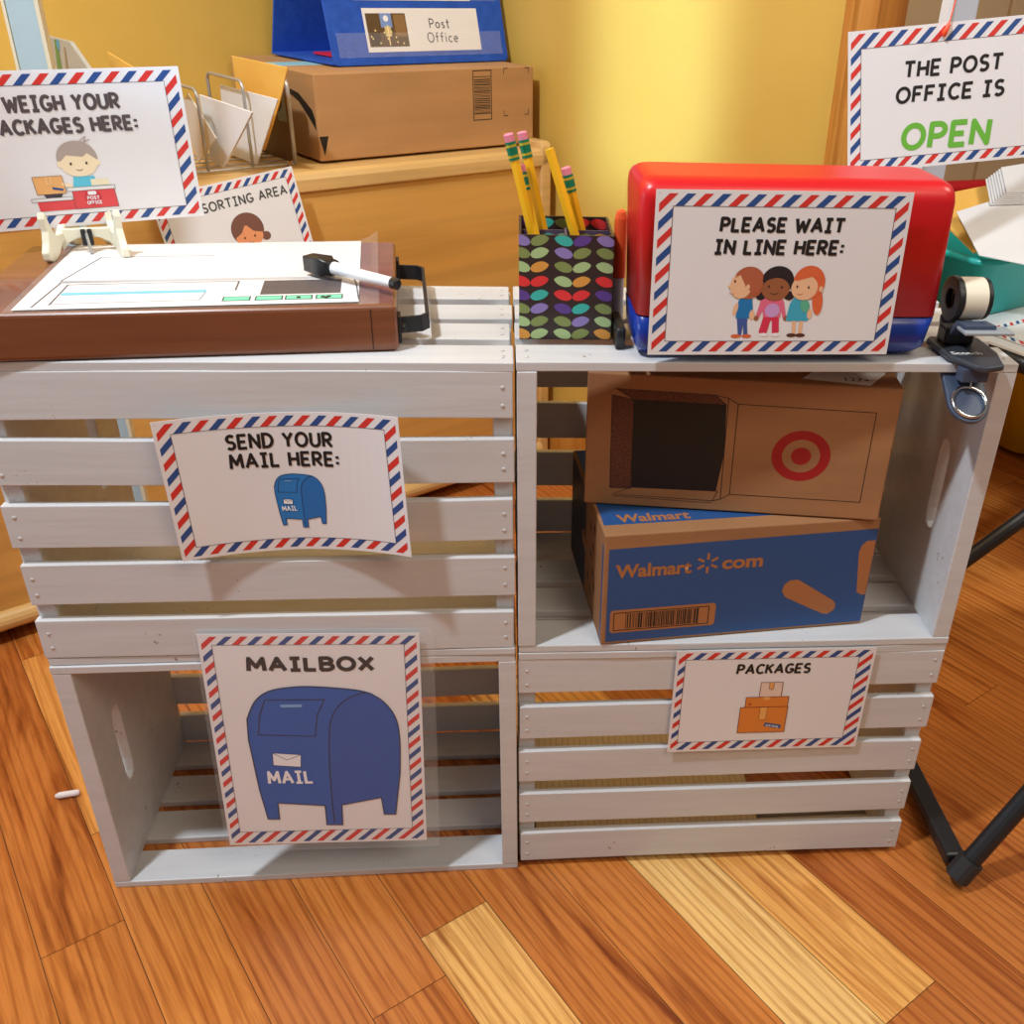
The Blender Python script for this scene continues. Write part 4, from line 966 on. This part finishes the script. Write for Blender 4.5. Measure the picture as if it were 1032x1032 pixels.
a.rect(73, 150, 28, 80, P('photo_brown', 92, 68, 44)); a.lift(); a.rect(100, 122, 58, 80, P('photo_blue', 120, 150, 210)); a.rect(106, 118, 44, 60, P('photo_cream', 214, 196, 140)); a.rect(76, 96, 30, 50, P('photo_dark', 60, 40, 26)); a.rect(126, 148, 44, 78, P('photo_tan', 140, 106, 66)); a.lift()
rg = random.Random(9)
for i in range(12): a.ell(78+rg.random()*68, 31+rg.random()*26, 1.6, 1.6, P('photo_light', 250, 226, 160), n=8)
a.ell(111, 72, 5, 5, P('print_white', 240, 240, 244), n=12); a.line([(112, 30), (112, 62)], 2, P('photo_light', 250, 226, 160)); a.build('photo', t)
t = thing('word_card', 'white card in the pocket above the Post Office card, mostly out of frame', 'card', (-.284, .988, cz), (0, 0, R(36.5)))
a = Art(fp); a.k = 4; a.rect(56, 290, 100, 150, PAPER); a.build('paper', t)
bm = bmesh.new(); box(bm, 0, .16, 0, .07, 0, .004); tag(obj('red_mat', bm, mat('crimson_felt', srgb(206, 26, 66), .7), loc=tuple(Vector((-.284, .988, cz+.0062))+E1*.04+NB*.085), rot=(0, 0, R(36.5)), bev=.001), 'crimson felt mat lying inside the blue pocket chart', 'mat')

# wire letter rack with envelopes on the cabinet
ZR = ZH+.001
t = thing('letter_rack', 'grey steel wire letter rack on the birch cabinet left of the shipping box', 'letter rack', tuple(Vector((-.338, .857, ZR))), (0, 0, R(35.5)))
def arch(x, y0, y1, h, r=.012):
    p = [(x, y0, .004)]+[(x, y0+r-r*math.cos(R(a_)), h-r+r*math.sin(R(a_))) for a_ in (0, 30, 60, 90)]+[(x, y1-r+r*math.sin(R(a_)), h-r+r*math.cos(R(a_))) for a_ in (0, 30, 60, 90)]+[(x, y1, .004)]
    return p
for k, xx in enumerate((-.002, -.072, -.142, -.212, -.282)):
    bm = bmesh.new(); tube(bm, arch(xx, -.002, .135, .127 if k < 2 else .118), .0026 if k else .0034, 8); obj('wire_divider', bm, STEEL, t, smooth=True)
bm = bmesh.new()
for yy in (-.002, .135): tube(bm, [(-.284, yy, .004), (.0, yy, .004)], .0021, 8)
for yy in (.03, .07, .1): tube(bm, [(-.284, yy, .004), (.0, yy, .004)], .0014, 6)
obj('base_wire', bm, STEEL, t, smooth=True)
for x_ in (-.27, -.012):
    bm = bmesh.new()
    bmesh.ops.create_uvsphere(bm, u_segments=10, v_segments=6, radius=.004, matrix=Matrix.Translation((x_, -.002, .0035)))
    obj('foot', bm, mat('rubber_tan', srgb(150, 110, 60), .7), t, smooth=True)
def envelope(label, pts, m, cat='envelope', th=.002, name='envelope', flap=None):
    o = Vector(pts[0]); bm = bmesh.new(); d = E1*th
    prism(bm, [Vector(p)-o for p in pts], tuple(d)); e = obj(name, bm, m, loc=tuple(o), bev=.0005, seg=1)
    tag(e, label, cat, 'envelopes and papers in the wire letter rack'); return e
W1 = mat('envelope_white', (.82, .82, .84), .6); MAN = noise_mat('manila_paper', srgb(240, 184, 84), srgb(244, 192, 96), (20, 20, 20), .6, .05, 50)
envelope('white envelope at the front of the wire rack, tilted down to the right', [(-.470, .847, .749), (-.357, .688, .746), (-.437, .801, .6505), (-.465, .839, .652)], W1, th=.003)
envelope('white envelope behind the front tilted one, only its left part showing', [(-.482, .832, .752), (-.509, .870, .728), (-.482, .832, .652), (-.43, .757, .70)], mat('envelope_cream', (.78, .75, .68), .6))
envelope('large pale white envelope in the middle slot of the wire rack', [(-.456, .920, .756), (-.332, .745, .757), (-.394, .833, .6505), (-.462, .928, .6505)], W1)
envelope('manila envelope standing tallest in the wire rack', [(-.432, .922, .798), (-.316, .760, .798), (-.340, .794, .748), (-.385, .856, .668), (-.43, .919, .668)], MAN)
e = envelope('dark picture mailer in the last slot of the wire rack beside the shipping box', [(-.352, .869, .7775), (-.343, .856, .7780), (-.340, .852, .66), (-.350, .866, .6505), (-.432, .978, .6505), (-.432, .978, .7775)], P('mailer_brown', 96, 66, 46), th=.004, name='picture_mailer')
a = Art(lambda x, y, k: tuple(Vector((-.352, .869, .6505))+NB*(x/1000)-E1*(k+.0003)+Vector((0, 0, y/1000))))
a.poly([(-14,60),(120,56),(120,126),(-8,126)], P('mailer_picture_grey', 120, 132, 138)); a.lift(); a.ell(20, 92, 22, 20, P('mailer_picture_dark', 50, 54, 56)); a.lift(); a.ell(22, 94, 9, 13, P('mailer_picture_mid', 96, 104, 106))
o = a.build('printed_picture', bpy.data.objects['picture_mailer']); o.matrix_parent_inverse = bpy.data.objects['picture_mailer'].matrix_basis.inverted()
envelope('picture booklet leaning at the far left of the cabinet top behind the WEIGH sign', [(-.704, .916, .819), (-.632, .815, .819), (-.571, .729, .772), (-.58, .742, .6505), (-.700, .911, .6505)], P('booklet_grey', 176, 176, 170), th=.006, name='booklet')
a = Art(lambda x, y, k: tuple(Vector((-.704, .916, .6505))+(Vector((.582, -.813, 0))*(x/1000))-E1*(k+.0004)+Vector((0, 0, y/1000))))
a.poly([(20,100),(45,166),(60,166),(50,100)], P('leaf_print_green', 96, 140, 80)); a.poly([(52,160),(60,168),(70,165),(62,150)], P('leaf_print_blue', 60, 160, 210)); a.poly([(60,90),(90,160),(96,158),(80,90)], P('leaf_print_tan', 150, 130, 100))
o = a.build('printed_cover', bpy.data.objects['booklet']); o.matrix_parent_inverse = bpy.data.objects['booklet'].matrix_basis.inverted()
envelope('manila envelope tip sticking up between booklet and wire rack', [(-.583, .818, .807), (-.50, .702, .791), (-.50, .702, .6505), (-.56, .786, .6505)], MAN)

# pale blue upright post behind the left crates
t = thing('painted_post', 'pale blue upright post with cream edges standing behind the left crates', 'post', (-.528, .43, 0), (0, 0, R(12)))
bm = bmesh.new(); box(bm, -.0145, .0145, -.001, .02, .004, 1.15); obj('post', bm, P('pale_blue_paint', 176, 202, 214), t, bev=.001)
bm = bmesh.new(); box(bm, .0145, .0185, -.003, .022, .004, 1.15); box(bm, -.0175, -.0145, -.003, .022, .004, 1.15); obj('edge_trim', bm, P('cream_edge', 226, 220, 196), t)
bm = bmesh.new(); box(bm, -.04, .04, -.03, .06, 0, .004); obj('foot_plate', bm, P('cream_edge', 226, 220, 196), t)

# ------------------------------------------------------------------ folding table at right with the teal tray
TBK = mat('black_powder_coat', (.014, .014, .016), .4)
t = thing('folding_table', 'black folding table with tubular legs at the right edge', 'table', (.522, .010, 0))
bm = bmesh.new(); box(bm, -.012, .012, -.045, .42, .012, .030); obj('floor_rail', bm, TBK, t, bev=.004)
def leg(p, q, r=.0115):
    bm = bmesh.new(); tube(bm, [p, q], r, 14); o = obj('leg', bm, TBK, t, smooth=False)
    P0, Q0 = Vector(p), Vector(q); d = (P0-Q0).normalized()
    bm = bmesh.new(); tube(bm, [tuple(P0-d*.026), tuple(P0+d*.002), tuple(P0+d*.004)], [r*1.32, r*1.32, r*1.1], 14); obj('rubber_cap', bm, mat('rubber_black', (.02, .02, .02), .6), o)
leg((-.004, -.064, .017), (.30, .02, .488)); leg((.022, .40, .017), (.50, .40, .488))
TT = .5
bm = bmesh.new()
c4 = [(.126, .485), (.40, -.035+.0), (1.0, .35), (.70, .96)]
c4 = [(.118, .50), (.20, .345), (.95, .76), (.72, 1.17)]
prism(bm, [(x, y, TT-.018) for x, y in c4], (0, 0, .018)); obj('table_top', bm, mat('white_table_top', (.72, .72, .74), .4), t, bev=.004)
bm = bmesh.new(); pts = [Vector((x, y, TT-.016)) for x, y in c4]; tube(bm, pts, .0125, 10, closed=True); obj('rim', bm, TBK, t, smooth=True)
td = R(29)
# airmail bordered sign lying on the table top
tl = Vector((.772, .592, TT+.0012))
t, f = half_letter_sign('tray_sign', 'white airmail bordered sign lying flat on the folding table below the teal tray', (0, 0, 0), (R(-90), 0, 0), ph=4)
t.rotation_euler = (R(-90), 0, td); t.location = Vector((.800, .490, TT+.0013))
# teal tray
TEAL = mat('teal_plastic', srgb(34, 200, 194), .3, coat=.2)
ux, uy = Vector((math.cos(td), math.sin(td), 0)), Vector((-math.sin(td), math.cos(td), 0))
t = thing('teal_tray', 'teal plastic tray full of envelopes on the folding table', 'tray', (.688, .538, TT+.0015), (0, 0, td))
bm = bmesh.new()
def shell(bm, secs, n=6):
    rings = [[bm.verts.new((x, y, s[4])) for x, y in rounded(s[0], s[1], s[2], s[3], s[5], n)] for s in secs]
    for A, B in zip(rings, rings[1:]):
        for k in range(len(A)):
            j = (k+1) % len(A); bm.faces.new((A[k], A[j], B[j], B[k])).smooth = True
    bm.faces.new(rings[0][::-1]); bm.faces.new(rings[-1])
shell(bm, [(.012, .348, .012, .248, 0, .03), (0, .36, 0, .26, .078, .032), (-.007, .367, -.007, .267, .079, .036), (-.007, .367, -.007, .267, .086, .036), (.0, .36, 0, .26, .088, .032), (.003, .357, .003, .257, .080, .03), (.015, .345, .015, .245, .004, .028)])
obj('tray_body', bm, TEAL, t)
def tray_sheet(name, label, pts, m, th, cat='paper', grp='papers and envelopes in the teal tray'):
    o = Vector(pts[0]); bm = bmesh.new(); prism(bm, [Vector(p)-o for p in pts], (0, 0, th))
    return tag(obj(name, bm, m, loc=tuple(o)), label, cat, grp)
zq = lambda x, y, a, b: (x+.002, y-.011, a+.275*(y-b))
tray_sheet('envelope', 'big manila envelope sticking out at the left of the teal tray', [zq(x, y, .5925, .575) for x, y in ((.672,.578),(.655,.66),(.700,.755),(.82,.80),(.82,.63))], MAN, .003, 'envelope')
tray_sheet('paper_sheet', 'large blank white sheet lying over the front rim of the teal tray', [zq(x, y, .6000, .54) for x, y in ((.662,.54),(.672,.662),(.90,.78),(.86,.60),(.75,.505))], W1, .0012)
for k in range(7):
    tray_sheet('white_card', 'white cards fanned in a stack at the back of the teal tray', [zq(x+.020+k*.004, y-.004+k*.001, .6030+k*.0026, .54) for x, y in ((.712,.684),(.735,.765),(.90,.82),(.88,.70))], W1, .0018)
# ------------------------------------------------------------------ big plastic toy beyond the table
t = thing('toy_cart', 'large yellow plastic toy cart with blue wheels and a red rail beyond the folding table', 'toy', (1.30, 1.28, 0), (0, 0, R(20)))
YP = mat('yellow_plastic', srgb(246, 206, 20), .35)
bm = bmesh.new(); loft(bm, [(-.22, .30, -.14, .2, .012, .05), (-.27, .34, -.16, .24, .34, .05), (-.27, .34, -.16, .24, .37, .05)]); obj('body', bm, YP, t)
for x_ in (-.155, .22):
    bm = bmesh.new(); tube(bm, [(x_, -.215, .075), (x_, -.205, .075), (x_, -.165, .075), (x_, -.155, .075)], [.06, .075, .075, .06], 24); obj('wheel', bm, mat('blue_toy_plastic', srgb(30, 84, 190), .35), t)
bm = bmesh.new(); tube(bm, [(-.50, .12, .36), (-.50, .12, .535), (-.46, .12, .555), (-.14, .10, .555), (-.10, .1, .535), (-.1, .1, .36)], .014, 12); tube(bm, [(-.50, .12, .37), (-.26, .10, .36)], .014, 12); obj('rail', bm, REDP, t, smooth=True)
bm = bmesh.new(); tube(bm, [(-.06+.17*math.cos(R(a_)), .02, .36+.255*math.sin(R(a_))) for a_ in range(0, 181, 12)], .045, 14); obj('arch', bm, YP, t, smooth=True)

# small wooden toy figure on a shelf board seen through the back of the upper right crate
t = thing('book', 'thin white and red book standing at the right end of the birch cabinet', 'book', tuple(onc(X1+.0085, .06, 0)), (0, 0, R(35.5)))
bm = bmesh.new(); box(bm, -.004, .0015, 0, .2, .30, .61); obj('pages', bm, P('book_white', 226, 222, 216), t)
bm = bmesh.new(); box(bm, -.0052, -.004, -.002, .202, .298, .612); box(bm, .0015, .0027, -.002, .202, .298, .612); obj('cover', bm, P('book_red', 170, 40, 36), t)
bm = bmesh.new(); box(bm, -.006, .0035, -.01, .21, 0, .296); obj('book_stand', bm, CASING, t, bev=.002)

# ------------------------------------------------------------------ camera
cam = bpy.data.cameras.new('camera'); co = bpy.data.objects.new('camera', cam); COL.objects.link(co)
cam.sensor_fit = 'HORIZONTAL'; cam.sensor_width = 36; cam.lens = 986.38/1032*36; cam.shift_x = -85.316/1032; cam.shift_y = 2.4725/1032; cam.clip_start = .02
M3 = Matrix(((0.99587943, 0.01158309, -0.08994437), (-0.08403691, 0.49067314, -0.86728177), (0.03408749, 0.87126672, 0.4896247)))
co.matrix_world = Matrix.Translation((-.00725129, -.81371105, .94247534)) @ M3.to_4x4()
SC.camera = co

# ------------------------------------------------------------------ light
def lamp(name, kind, loc, energy, color, size=.1, target=None, spread=None, size_y=None):
    l = bpy.data.lights.new(name, kind); l.energy = energy; l.color = color
    if kind == 'AREA':
        l.size = size
        if size_y: l.shape = 'RECTANGLE'; l.size_y = size_y
        if spread: l.spread = spread
    elif kind == 'SPOT':
        l.shadow_soft_size = size
    else: l.shadow_soft_size = size
    o = bpy.data.objects.new(name, l); COL.objects.link(o); o.location = loc
    if target is not None:
        o.rotation_euler = (Vector(target)-Vector(loc)).to_track_quat('-Z', 'Y').to_euler()
    return o
lamp('ceiling_lamp_cool', 'POINT', (-.70, -.45, 2.25), 128, (.86, .93, 1.0), .06)
lamp('ceiling_lamp_warm', 'AREA', (.9, -1.3, 2.3), 17, (1, .84, .66), .9, (.1, .1, .4))
lamp('fill_warm_corner', 'POINT', (-.50, .25, 2.0), 15, (1, .82, .55), .2)  # added fill that brightens the cabinet corner, no visible fixture
lamp('fill_right', 'POINT', (1.5, .1, 2.0), 44, (1, .88, .72), .2)  # added fill light for the tray, table and doors at right
lamp('window_left', 'AREA', (-2.3, -.35, 1.1), 10, (.62, .80, 1.0), .9, (-.4, .1, .4))
lamp('window_patch', 'AREA', (-1.3, -.9, 1.5), .72, (.45, .70, 1.0), .28, (.228, .902, .85), R(5), .5)
w = bpy.data.worlds.new('world'); SC.world = w; w.use_nodes = True
w.node_tree.nodes['Background'].inputs[0].default_value = (1, .92, .84, 1); w.node_tree.nodes['Background'].inputs[1].default_value = .16
SC.view_settings.view_transform = 'Standard'; SC.view_settings.look = 'None'; SC.view_settings.gamma = 1; SC.view_settings.exposure = 0; SC.view_settings.use_curve_mapping = False
